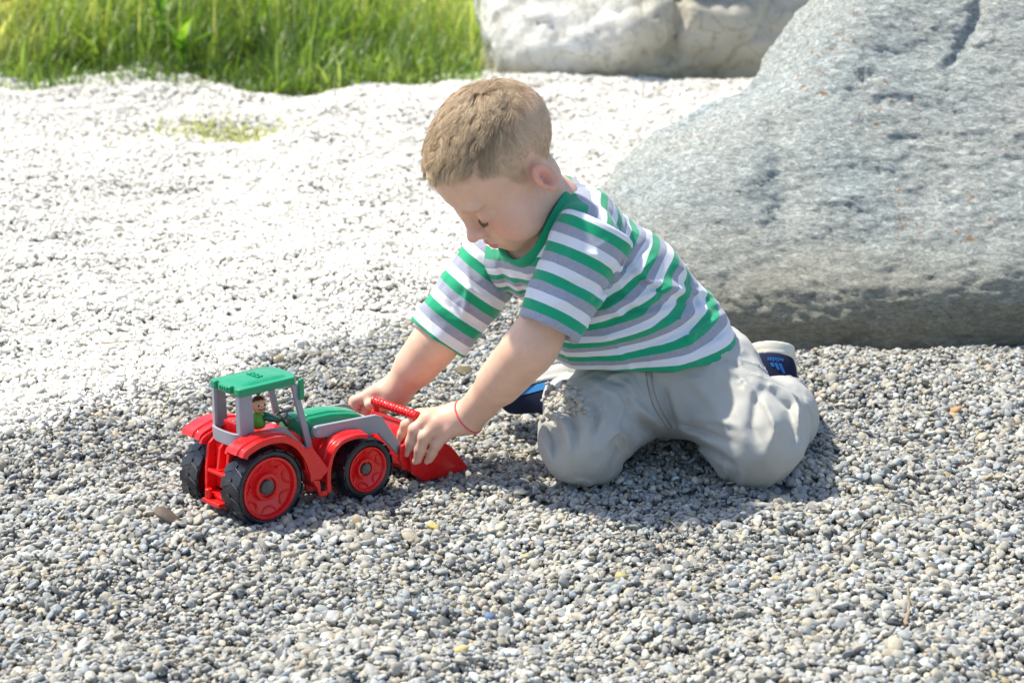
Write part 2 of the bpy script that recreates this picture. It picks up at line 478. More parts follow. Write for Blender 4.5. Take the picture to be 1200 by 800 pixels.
# ------------------------------------------------------------------ boulders
def rock_mat(name, kind):
    m, nt, b = nm(name)
    co = objco(nt)
    mp = nd(nt, 'ShaderNodeMapping'); nt.links.new(co, mp.inputs[0])
    if kind == 'schist':
        mp.inputs['Rotation'].default_value = (0, R(8), 0)
        mp.inputs['Scale'].default_value = (1, 1, 2.4)
        n1 = noise(nt, 85, 10, mp.outputs[0], .78, .9)
        n2 = noise(nt, 5, 6, co, .6)
        base = ramp(nt, n1.outputs[0], [(.32, (.10, .125, .125)), (.43, (.31, .345, .34)), (.52, (.48, .51, .495)), (.62, (.78, .79, .76))])
        tint = ramp(nt, n2.outputs[0], [(.3, (.88, .97, 1.0)), (.65, (1.05, 1.02, .96))])
        c = mixc(nt, base.outputs[0], tint.outputs[0], .8, 'MULTIPLY')
        # white mineral seam running down to the left
        sep = nd(nt, 'ShaderNodeSeparateXYZ'); nt.links.new(co, sep.inputs[0])
        w = noise(nt, 9, 4, co)
        ln = mathn(nt, 'SUBTRACT', mathn(nt, 'ADD', mathn(nt, 'MULTIPLY', sep.outputs[0], -.62), sep.outputs[2]), mathn(nt, 'MULTIPLY', w.outputs[0], .012))
        ln = mathn(nt, 'ABSOLUTE', mathn(nt, 'ADD', ln, .225))
        seam = ramp(nt, mathn(nt, 'MULTIPLY', ln, 100), [(0, (1, 1, 1)), (.16, (0, 0, 0))])
        seamn = ramp(nt, noise(nt, 30, 3, co).outputs[0], [(.4, (0, 0, 0)), (.6, (1, 1, 1))])
        c = mixc(nt, c, (.55, .56, .54), mathn(nt, 'MULTIPLY', mathn(nt, 'MULTIPLY', seam.outputs[0], seamn.outputs[0]), .6))
        # rust specks in bands
        v = noise(nt, 75, 3, co, .6); v2 = noise(nt, 6.5, 3, co, .5)
        rf = mathn(nt, 'MULTIPLY', ramp(nt, v.outputs[0], [(.60, (0, 0, 0)), (.66, (1, 1, 1))]).outputs[0], ramp(nt, v2.outputs[0], [(.54, (0, 0, 0)), (.60, (1, 1, 1))]).outputs[0])
        c = mixc(nt, c, (.36, .17, .06), mathn(nt, 'MULTIPLY', rf, .85))
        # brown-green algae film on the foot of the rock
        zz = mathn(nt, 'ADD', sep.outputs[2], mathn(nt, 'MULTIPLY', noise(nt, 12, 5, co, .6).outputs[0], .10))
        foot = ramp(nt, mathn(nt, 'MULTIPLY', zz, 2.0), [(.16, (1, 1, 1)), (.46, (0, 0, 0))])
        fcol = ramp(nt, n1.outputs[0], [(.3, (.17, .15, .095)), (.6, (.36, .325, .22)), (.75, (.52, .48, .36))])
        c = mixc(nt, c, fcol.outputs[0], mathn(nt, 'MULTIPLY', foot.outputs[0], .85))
        nb = noise(nt, 120, 9, mp.outputs[0], .80, .8)
        nt.links.new(c, b.inputs['Base Color'])
        b.inputs['Roughness'].default_value = .55
        b.inputs['Specular IOR Level'].default_value = .45
        bump(nt, b, nb.outputs[0], 1.0, .0075)
    else:
        n1 = noise(nt, 9, 8, co, .6); n2 = noise(nt, 3, 5, co, .6)
        base = ramp(nt, n1.outputs[0], [(.3, (.52, .50, .43)), (.5, (.72, .70, .64)), (.7, (.86, .85, .80))])
        sep = nd(nt, 'ShaderNodeSeparateXYZ'); nt.links.new(co, sep.inputs[0])
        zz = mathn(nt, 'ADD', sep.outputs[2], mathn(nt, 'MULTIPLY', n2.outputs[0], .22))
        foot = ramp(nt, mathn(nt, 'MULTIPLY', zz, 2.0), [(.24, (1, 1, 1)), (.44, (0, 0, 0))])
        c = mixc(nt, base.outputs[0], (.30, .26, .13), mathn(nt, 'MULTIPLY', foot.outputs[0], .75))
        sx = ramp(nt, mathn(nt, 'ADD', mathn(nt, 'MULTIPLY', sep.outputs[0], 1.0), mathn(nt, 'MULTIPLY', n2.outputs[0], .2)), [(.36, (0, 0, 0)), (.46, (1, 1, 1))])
        c = mixc(nt, c, (.33, .31, .235), mathn(nt, 'MULTIPLY', sx.outputs[0], .72))  # right-hand part darkened: its shade is put into the stone colour
        cr = noise(nt, 7, 5, co, .6, 1.5)
        crk = ramp(nt, mathn(nt, 'ABSOLUTE', mathn(nt, 'SUBTRACT', cr.outputs[0], .5)), [(0, (1, 1, 1)), (.018, (0, 0, 0))])
        c = mixc(nt, c, (.15, .14, .06), mathn(nt, 'MULTIPLY', crk.outputs[0], .55))
        nt.links.new(c, b.inputs['Base Color'])
        b.inputs['Roughness'].default_value = .75
        bump(nt, b, noise(nt, 30, 8, co, .75).outputs[0], .9, .010)
    return m

ROT1 = np.array([[.8, 0, .6], [0, 1, 0], [-.6, 0, .8]])
def near_boulder():
    def f(p):
        def plane(n, pt):
            n = np.array(n, float); n /= np.linalg.norm(n); return (p-np.array(pt))@n
        q = p*1.0
        a = s_ell((.97, 3.38, .20), (.50, .47, .52))(p)
        a = smin(a, s_ell((.62, 3.24, .18), (.34, .38, .37))(p), .10)
        a = smax(a, plane((-.84, -.1, .55), (.485, 3.1, .385)), .03)
        l = smax(s_ell((.45, 3.18, .07), (.37, .33, .34))(p), plane((-.44, -.06, .90), (.254, 3.1, .232)), .03)
        l = smax(l, plane((-.80, -.15, .60), (.185, 3.1, .185)), .04)
        l = smax(l, plane((-1, -.25, .08), (.150, 3.1, .14)), .04)
        a = smin(a, l, .035)
        # broad planar faces: front slope and lower undercut
        a = smax(a, plane((-.10, -1, 1.0), (.6, 2.905, .11)), .05)
        a = smax(a, plane((.0, -1, -.05), (.6, 2.885, .10)), .04)
        w = q*np.array([1, 1, 2.6])
        a = a+.010*vn(q*4, 31)+.012*(.35-np.abs(vn(q*5.5+.3, 34)))+.007*(.35-np.abs(vn(q@ROT1*12, 35)))+.0026*fbm(w*17, 3, 33)
        # gully down the upper right face and a shallow fold on the left
        gx = p[:, 0]-(.66+.42*(p[:, 2]-.36)+.02*vn(q*9, 36))
        gul = np.exp(-(gx/.011)**2)*sstep(.30, .40, p[:, 2])*sstep(.62, .50, p[:, 2])*sstep(3.4, 3.2, p[:, 1])
        a = a+.010*gul
        hole = np.linalg.norm((p-np.array([.405, 2.96, .305]))/np.array([.012, .03, .008]), axis=1)
        a = a+.010*np.exp(-hole**2)
        gx2 = p[:, 0]-(.385+.05*(p[:, 2]-.2)+.015*vn(q*11, 37))
        a = a+.010*np.exp(-(gx2/.022)**2)*sstep(.10, .2, p[:, 2])*sstep(.33, .27, p[:, 2])
        return a
    V, Q = sdf_mesh(f, (.05, 2.75, -.06), (1.5, 3.85, .72), .0052)
    N = vnormals(V, Q)
    w = V*np.array([1, 1, 2.8])
    fine = .0016*fbm(w*42, 4, 51, .7)+.0014*fbm(w*95, 3, 53, .7)
    ridg = -.0012*np.clip(.22-np.abs(vn(w*24+vn(w*9, 62)[:, None], 61)), 0, 1)*4.5*sstep(-.2, .5, vn(V*9, 63))
    ridg = ridg-.0035*np.clip(.12-np.abs(vn(V*np.array([7, 7, 9])+.5*vn(V*16, 64)[:, None], 65)), 0, 1)*8*sstep(0, .5, vn(V*5, 66))
    V = V+N*(fine+ridg)[:, None]
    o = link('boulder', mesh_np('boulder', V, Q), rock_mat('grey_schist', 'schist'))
    tag(o, 'big grey streaky boulder with rust specks right behind the kneeling child', 'boulder')
near_boulder()

def far_boulder():
    def f(p):
        p = p+np.array([-.05, .24, .0])
        a = s_box((.16, 6.0, .20), (.285, .42, .42), .13)(p)
        a = smin(a, s_box((.70, 6.05, .20), (.36, .42, .42), .14)(p), .05)
        def plane(n, pt):
            n = np.array(n, float); n /= np.linalg.norm(n); return (p-np.array(pt))@n
        a = smax(a, plane((-.15, -1, .75), (.0, 5.60, .12)), .03)
        a = smax(a, plane((.1, -1, -.5), (.2, 5.60, .07)), .03)
        a = smax(a, plane((.35, -1, .30), (.45, 5.64, .25)), .03)
        q = p
        a = a+.022*vn(q*3.2, 71)+.018*(.35-np.abs(vn(q*6, 72)))+.004*fbm(q*18, 2, 73)
        # cleft between the two blocks
        gx = p[:, 0]-(.345-.45*(p[:, 2]-.22)*sstep(.1, .25, p[:, 2])+.03*vn(q*9, 74))
        a = a+.055*np.exp(-(gx/.028)**2)*sstep(.02, .12, p[:, 2])
        gz = p[:, 2]-(.245+.03*vn(q*7, 75)+.10*(p[:, 0]-.5))
        a = a+.05*np.exp(-(gz/.022)**2)*sstep(.30, .38, p[:, 0])*sstep(.72, .60, p[:, 0])
        return a
    V, Q = sdf_mesh(f, (-.35, 5.0, -.08), (1.3, 6.5, .8), .013)
    N = vnormals(V, Q)
    V = V+N*(.008*fbm(V*24, 4, 78)-.012*np.clip(.15-np.abs(vn(V*6+.6*vn(V*13, 79)[:, None], 77)), 0, 1)*6)[:, None]
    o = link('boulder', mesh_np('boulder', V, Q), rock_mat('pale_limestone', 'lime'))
    tag(o, 'pale cream boulder split by a cleft, standing beside the grass in the background', 'boulder')
far_boulder()

# ------------------------------------------------------------------ grass and weeds at the far edge
def blades(r, base, height, width, lean, segs=4, azim=None):
    """flat curved blades; returns V, F (quads), t along the blade, tone"""
    n = len(base)
    az = r.uniform(0, 6.283, n) if azim is None else azim
    side = np.stack([np.cos(az), np.sin(az), 0*az], 1)
    out = np.stack([-np.sin(az), np.cos(az), 0*az], 1)
    ts = np.linspace(0, 1, segs+1)
    V = np.zeros((n, segs+1, 2, 3))
    for k, t in enumerate(ts):
        c = base+np.array([0, 0, 1])*(height*t*(1-.28*lean*t))[:, None]+out*(height*lean*t**2*.75)[:, None]
        w = width*(1-t**2.2)*.5+.0002
        V[:, k, 0] = c-side*w[:, None]; V[:, k, 1] = c+side*w[:, None]
    idx = np.arange(n*(segs+1)*2).reshape(n, segs+1, 2)
    F = np.stack([idx[:, :-1, 0], idx[:, :-1, 1], idx[:, 1:, 1], idx[:, 1:, 0]], -1).reshape(-1, 4)
    T = np.broadcast_to(ts[None, :, None], (n, segs+1, 2)).ravel()
    tone = np.repeat(r.random(n), (segs+1)*2)
    return V.reshape(-1, 3), F, T, tone

def leaf_mat(name, stops):
    m, nt, b = nm(name)
    t = attr(nt, 'tone'); h = attr(nt, 'along')
    c = ramp(nt, t.outputs['Fac'], stops)
    dryb = mixc(nt, (.22, .21, .08), c.outputs[0], mathn(nt, 'ADD', mathn(nt, 'MULTIPLY', h.outputs['Fac'], 2.2), .25, True))
    nt.links.new(dryb, b.inputs['Base Color'])
    b.inputs['Roughness'].default_value = .42
    tr = nd(nt, 'ShaderNodeBsdfTranslucent'); nt.links.new(mixc(nt, dryb, (1.6, 1.7, .6), 1.0, 'MULTIPLY'), tr.inputs[0])
    mx = nd(nt, 'ShaderNodeMixShader'); mx.inputs[0].default_value = .45
    nt.links.new(b.outputs[0], mx.inputs[1]); nt.links.new(tr.outputs[0], mx.inputs[2])
    nt.links.new(mx.outputs[0], nt.nodes['Material Output'].inputs[0])
    return m

def build_grass():
    r = np.random.default_rng(5)
    n = 90000
    y = 5.2+3.9*r.random(n)**1.35; x = r.uniform(-1, 1, n)*(.25*y+.7)
    e = grass_edge(x)
    q = np.stack([x*2.2, y*2.2, 0*x], 1)
    clump = vn(q, 81)*.6+vn(q*4, 82)*.4
    keep = (y > e-.05+.34*vn(q*2.2, 83)+.22*vn(q*7, 84)-.12*np.abs(r.normal(size=n))) & ((x < -.08) | (y > 6.7)) & (clump > -.30-.6*r.random(n))
    x, y, clump, e = x[keep], y[keep], clump[keep], e[keep]; n = len(x)
    z = H(x, y)-.01
    h = (.040+.15*sstep(-.05, .8, y-e))*np.exp(r.normal(size=n)*.45)*(1+.75*clump)
    w = .0045*np.exp(r.normal(size=n)*.35)*(1+.5*sstep(.5, 1, clump))
    V, F, T, tone = blades(r, np.column_stack([x, y, z]), h, w, np.abs(r.normal(size=n)*.75)+.15)
    big = vn(np.stack([x*1.3, y*1.3, 0*x], 1), 85)*.35-.25*sstep(-1.0, -1.45, x)*sstep(6.0, 6.6, y)
    tone = np.clip(tone*.62+np.repeat(np.clip(clump*.45+.12+big, -.4, .5), 10), 0, 1)
    me = mesh_np('grass', V, F, {'tone': tone, 'along': T})
    m = leaf_mat('grass_blade', [(0, (.06, .11, .02)), (.25, (.14, .23, .05)), (.5, (.25, .35, .10)), (.75, (.42, .47, .20)), (1, (.70, .64, .42))])
    tag(link('grass', me, m), kind='stuff')
    # dried pale stalks standing among the blades
    k = r.choice(n, 1500, replace=False); k = k[y[k] > 5.6]
    V2, F2, T2, t2 = blades(r, np.column_stack([x[k], y[k], z[k]]), h[k]*1.5+.05, np.full(len(k), .0028), np.abs(r.normal(size=len(k))*.35), 4)
    me2 = mesh_np('dry_grass', V2, F2, {'tone': t2*.15+.85, 'along': T2}); tag(link('dry_grass', me2, m), kind='stuff')
    # sparse patch of moss and seedlings growing in the gravel
    n = 420
    g = G(262, 158); x = g[0]+r.normal(size=n)*.075; y = g[1]+r.normal(size=n)*.05
    V, F, T, tone = blades(r, np.column_stack([x, y, H(x, y)]), .012+.012*r.random(n), np.full(n, .004), np.full(n, .9), 3)
    me = mesh_np('ground_moss', V, F, {'tone': tone, 'along': T})
    tag(link('ground_moss', me, leaf_mat('moss_leaf', [(0, (.24, .27, .09)), (1, (.46, .46, .22))])), kind='stuff')
build_grass()

WEED = leaf_mat('weed_leaf', [(0, (.09, .19, .03)), (.5, (.15, .29, .04)), (1, (.24, .38, .06))])
def weed(px, py, hgt, n, label, azim=None, wid=.022):
    r = np.random.default_rng(int(px*7+py))
    g = G(px, py); z = float(H(g[0], g[1]))
    root = empty('leafy_weed', (g[0], g[1], z))
    tag(root, label, 'weed', 'broad-leaved weeds among the grass')
    sV, sF, sT, sK = blades(r, np.zeros((3, 3)), np.full(3, hgt), np.full(3, .004), np.array([.1, .2, .15]), 4)
    link('stem', mesh_np('stem', sV, sF, {'tone': sK, 'along': sT}), WEED, root)
    for i in range(n):
        az = i*2.4+r.uniform(-.3, .3); L = r.uniform(.07, .12)
        V, F, T, K = blades(r, np.array([[0, 0, hgt*(.1+.75*i/n)]]), np.array([L]), np.array([wid*r.uniform(.8, 1.3)]), np.array([r.uniform(.5, 1.2)]), 6, np.array([az]))
        w = np.sin(np.pi*np.clip(T*.9+.08, 0, 1))
        c = (V[0::2]+V[1::2])/2; c = np.repeat(c, 2, 0)
        V = c+(V-c)*(w*1.25)[:, None]; V[:, 2] += np.where(np.arange(len(V)) % 2, .003, -.001)
        link('leaf', mesh_np('leaf', V, F, {'tone': K, 'along': T*.5+.5}), WEED, root)
weed(192, 78, .16, 9, 'tall bright green weed left of the middle of the grass')
weed(60, 70, .14, 8, 'leafy weed at the left end of the grass')
weed(385, 80, .10, 7, 'low broad-leaved weed near the right half of the grass edge')
weed(512, 50, .20, 9, 'leafy weed leaning against the left side of the pale boulder')
weed(290, 52, .18, 8, 'leafy weed deep in the middle of the grass')
weed(215, 92, .10, 8, 'light green weed at the very edge of the grass above the seedling patch', wid=.028)
weed(120, 60, .20, 9, 'tall weed between the yellow flowers and the middle of the grass', wid=.028)
weed(440, 60, .19, 9, 'weed with drooping leaves right of the middle of the grass', wid=.026)

def flower(px, py, h, label):
    g = G(px, py); z = float(H(g[0], g[1]))
    root = empty('yellow_flower', (g[0], g[1], z)); tag(root, label, 'flower', 'yellow flowers in the grass')
    r = np.random.default_rng(int(px))
    V, F, T, K = blades(r, np.zeros((1, 3)), np.array([h]), np.array([.003]), np.array([.1]), 4, np.array([0.]))
    link('stem', mesh_np('stem', V, F, {'tone': K, 'along': T}), WEED, root)
    top = (V[-1]+V[-2])/2
    V, F, T, K = blades(r, np.repeat(top[None], 9, 0), np.full(9, .030), np.full(9, .018), np.full(9, 1.3), 3, np.arange(9)*.7)
    link('petals', mesh_np('petals', V, F, {'tone': K}), MAT_YEL, root)
MAT_YEL, _nt, _b = nm('yellow_petal'); _b.inputs['Base Color'].default_value = (.75, .45, .02, 1); _b.inputs['Roughness'].default_value = .6
flower(25, 78, .20, 'yellow flower at the top left corner of the grass')
flower(60, 80, .18, 'yellow flower in the grass, right of the corner one')
flower(12, 88, .19, 'lowest yellow flower, at the left end of the grass')

# ------------------------------------------------------------------ toy tractor
RED = plastic('red_plastic', (.74, .010, .012), .24, .04)
GREEN = plastic('green_plastic', (.006, .27, .12), .22, .04)
DGREEN = plastic('dark_green_plastic', (.006, .12, .075), .2, .06)
GREY = plastic('grey_plastic', (.30, .31, .35), .33, .05)
DGREY = plastic('dark_grey_plastic', (.055, .055, .055), .45, .3)
BLACK = plastic('black_rubber', (.007, .009, .016), .27, .07)
LIME = plastic('lime_plastic', (.13, .36, .02), .3, .08)
SKINP = plastic('toy_face_plastic', (.80, .42, .27), .35, .05)
BROWN = plastic('brown_plastic', (.16, .035, .012), .35, .1)
INK = plastic('black_print', (.01, .008, .008), .4, 0)

class MB:
    def __init__(s): s.V = []; s.F = []
    def add(s, V, F):
        o = len(s.V); s.V += [tuple(v) for v in V]; s.F += [tuple(i+o for i in f) for f in F]; return s
    def box(s, lo, hi):
        x0, y0, z0 = lo; x1, y1, z1 = hi
        return s.add([(x0, y0, z0), (x1, y0, z0), (x1, y1, z0), (x0, y1, z0), (x0, y0, z1), (x1, y0, z1), (x1, y1, z1), (x0, y1, z1)],
                     [(0, 3, 2, 1), (4, 5, 6, 7), (0, 1, 5, 4), (1, 2, 6, 5), (2, 3, 7, 6), (3, 0, 4, 7)])
    def bar(s, a, b, w, d, up=(0, 0, 1)):
        """square bar from a to b, w across, d the other way"""
        a = Vector(a); b = Vector(b); t = (b-a).normalized(); x = t.cross(Vector(up)).normalized(); y = x.cross(t)
        V = [p+x*i*w/2+y*j*d/2 for p in (a, b) for i, j in ((-1, -1), (1, -1), (1, 1), (-1, 1))]
        return s.add(V, [(0, 3, 2, 1), (4, 5, 6, 7), (0, 1, 5, 4), (1, 2, 6, 5), (2, 3, 7, 6), (3, 0, 4, 7)])
    def prism(s, pts, y0, y1):
        """outline in x, z pushed from y0 to y1"""
        n = len(pts); V = [(x, y0, z) for x, z in pts]+[(x, y1, z) for x, z in pts]
        return s.add(V, [tuple(range(n)), tuple(range(2*n-1, n-1, -1))]+[(i, i+n, (i+1) % n+n, (i+1) % n) for i in range(n)])
    def prism_z(s, pts, z0, z1, dome=0):
        n = len(pts); V = [(x, y, z0) for x, y in pts]+[(x, y, z1) for x, y in pts]
        return s.add(V, [tuple(range(n-1, -1, -1)), tuple(range(n, 2*n))]+[(i, (i+1) % n, (i+1) % n+n, i+n) for i in range(n)])
    def rev(s, prof, n=48, c=(0, 0, 0), closed=True):
        """profile of (radius, y) turned about the y axis"""
        m = len(prof); V = []
        for k in range(n):
            a = 2*math.pi*k/n
            for r, y in prof: V.append((c[0]+r*math.cos(a), c[1]+y, c[2]+r*math.sin(a)))
        F = []
        for k in range(n):
            k2 = (k+1) % n
            for j in range(m if closed else m-1):
                j2 = (j+1) % m
                F.append((k*m+j, k2*m+j, k2*m+j2, k*m+j2))
        return s.add(V, F)
    def tube(s, pts, r, n=8, caps=True):
        pts = [Vector(p) for p in pts]; V = []; m = len(pts)
        rr = r if isinstance(r, (list, tuple)) else [r]*m
        ref = Vector((0, 0, 1))
        if abs((pts[1]-pts[0]).normalized().dot(ref)) > .9: ref = Vector((1, 0, 0))
        for i, p in enumerate(pts):
            t = (pts[min(i+1, m-1)]-pts[max(i-1, 0)]).normalized()
            x = t.cross(ref).normalized(); y = x.cross(t)
            for k in range(n):
                a = 2*math.pi*k/n; V.append(p+(x*math.cos(a)+y*math.sin(a))*rr[i])
        F = [(i*n+k, i*n+(k+1) % n, (i+1)*n+(k+1) % n, (i+1)*n+k) for i in range(m-1) for k in range(n)]
        if caps: F += [tuple(range(n-1, -1, -1)), tuple(range((m-1)*n, m*n))]
        return s.add(V, F)
    def sweep(s, path, y0, y1, th, ridge=0.0):
        """sheet of thickness th following a path in x, z, spanning y0..y1, with a raised middle band"""
        ys = [(y0, -th*1.2), (y0, .0), (y0+(y1-y0)*.26, 0), (y0+(y1-y0)*.32, ridge), (y0+(y1-y0)*.68, ridge), (y0+(y1-y0)*.74, 0), (y1, 0), (y1, -th), (y0-(y0-y1)*.08, -th), ]
        ys = [(y0, -th*1.6), (y0, 0), (y0+(y1-y0)*.26, 0), (y0+(y1-y0)*.31, ridge), (y0+(y1-y0)*.66, ridge), (y0+(y1-y0)*.71, 0), (y1, 0), (y1, -th), (y0+(y1-y0)*.08, -th), (y0+(y1-y0)*.08, -th*1.6)]
        m = len(ys); V = []; n = len(path)
        for i, (x, z) in enumerate(path):
            a = path[max(i-1, 0)]; b = path[min(i+1, n-1)]
            tx, tz = b[0]-a[0], b[1]-a[1]; l = math.hypot(tx, tz); nx, nz = -tz/l, tx/l
            for y, o in ys: V.append((x+nx*o, y, z+nz*o))
        F = [(i*m+j, i*m+(j+1) % m, (i+1)*m+(j+1) % m, (i+1)*m+j) for i in range(n-1) for j in range(m)]
        F += [tuple(range(m-1, -1, -1)), tuple(range((n-1)*m, n*m))]
        return s.add(V, F)
    def build(s, name, m, parent=None, bevel=.0, smooth=True, seg=2, sub=0, loc=None):
        me = bpy.data.meshes.new(name); me.from_pydata(s.V, [], s.F); me.validate()
        bm = bmesh.new(); bm.from_mesh(me); bmesh.ops.recalc_face_normals(bm, faces=bm.faces); bm.to_mesh(me); bm.free()
        if smooth: me.polygons.foreach_set('use_smooth', [True]*len(me.polygons))
        o = link(name, me, m, parent)
        if loc is not None: o.location = loc
        if bevel:
            md = o.modifiers.new('bevel', 'BEVEL'); md.width = bevel; md.segments = seg; md.limit_method = 'ANGLE'; md.angle_limit = R(32); md.harden_normals = True
        elif smooth:
            try: me.set_sharp_from_angle(angle=R(35))
            except Exception: pass
        if sub:
            md = o.modifiers.new('sub', 'SUBSURF'); md.levels = md.render_levels = sub
        return o

def curve(pts, n):
    """Catmull-Rom through 2-D points"""
    pts = np.array(pts, float); P4 = np.vstack([2*pts[0]-pts[1], pts, 2*pts[-1]-pts[-2]]); out = []
    for i in range(1, len(P4)-2):
        for t in np.linspace(0, 1, n, endpoint=False):
            a, b, c, d = P4[i-1:i+3]
            out.append(.5*((2*b)+(-a+c)*t+(2*a-5*b+4*c-d)*t*t+(-a+3*b-3*c+d)*t**3))
    out.append(pts[-1]); return [tuple(q) for q in out]

YAW = R(42)
_hub = P(310.4, 572.8, 2.194)
_o = np.array([0, -.052, .047]); _c, _s = math.cos(YAW), math.sin(YAW)
TR0 = _hub-np.array([_c*_o[0]-_s*_o[1], _s*_o[0]+_c*_o[1], _o[2]])
def TL(x, y, z): return TR0+np.array([_c*x-_s*y, _s*x+_c*y, z])

def make_wheel(parent, loc, Rr, w, side, rimr, front):
    """side -1: outer face towards -y"""
    g = empty('wheel', loc); g.parent = parent
    s = side
    t = MB()
    pf = [(rimr, -w/2+.0015), (rimr+.002, -w/2), (Rr-.006, -w/2), (Rr-.003, -w/2+.003), (Rr-.0030, 0), (Rr-.003, w/2-.003), (Rr-.006, w/2), (Rr-.008, w/2-.001), (Rr-.009, -w/2+.014), (rimr, -w/2+.012)]
    t.rev([(r, -s*y if False else y*(-s)) for r, y in pf], 56)
    n = 17 if not front else 15
    for k in range(n):
        for half in (0, 1):
            a = 2*math.pi*(k+.5*half)/n; da = 2*math.pi/n*.40
            y0, y1 = ((-w/2-.0006, w*.06) if half == 0 else (-w*.06, w/2+.0006))
            V = []
            for rr, sh in ((Rr-.004, 1.0), (Rr-.0014, .90)):
                for yy, sk in ((y0, 1.0 if half == 0 else -.15), (y1, -.15 if half == 0 else 1.0)):
                    for sg in (-1, 1):
                        an = a+sg*da*sh+sk*2*math.pi/n*.42
                        ex = rr if not (abs(yy) > w*.3 and sh < 1) else rr-.0012
                        V.append((ex*math.cos(an), yy*(-s)*(1 if True else 1), ex*math.sin(an)))
            t.add(V, [(0, 1, 3, 2), (4, 6, 7, 5), (0, 4, 5, 1), (2, 3, 7, 6), (0, 2, 6, 4), (1, 5, 7, 3)])
    t.build('tyre', BLACK, g, .0004, seg=1)
    r = MB(); y = lambda v: v*(-s)
    dd = .0085 if not front else .0070
    r.rev([(.0001, y(-w/2+dd+.0005)), (rimr*.30, y(-w/2+dd+.0005)), (rimr*.33, y(-w/2+dd-.0025)), (rimr*.42, y(-w/2+dd-.0025)), (rimr*.46, y(-w/2+dd+.0015)), (rimr*.60, y(-w/2+dd)), (rimr*.86, y(-w/2+dd-.0025)), (rimr*.90, y(-w/2+.0010)), (rimr*.925, y(-w/2+.0003)), (rimr*.985, y(-w/2+.0003)), (rimr, y(-w/2+.002)), (rimr, y(-w/2+.012)), (.0001, y(-w/2+.014))], 48, closed=False)
    nn = 7 if not front else 6
    for k in range(nn):
        a = 2*math.pi*(k+.3)/nn; cx, cz = rimr*.90*math.cos(a), rimr*.90*math.sin(a); rad = rimr*.27
        arc = []
        for q in np.linspace(-1.15, 1.15, 9):
            aa = a+math.pi+q; px_, pz_ = cx+rad*math.cos(aa), cz+rad*math.sin(aa)
            arc.append((px_, y(-w/2+dd-.0012-.0014*(math.hypot(px_, pz_)/rimr-.62)/.26), pz_))
        r.tube(arc, .0012, 6)
    r.build('rim', RED, g)
    h = MB(); h.rev([(.0001, y(-w/2+dd-.0042)), (rimr*.205, y(-w/2+dd-.0042)), (rimr*.235, y(-w/2+dd-.0034)), (rimr*.24, y(-w/2+dd+.001)), (.0001, y(-w/2+dd+.001))], 28, closed=False)
    h.build('hub_cap', DGREY, g)
    return g

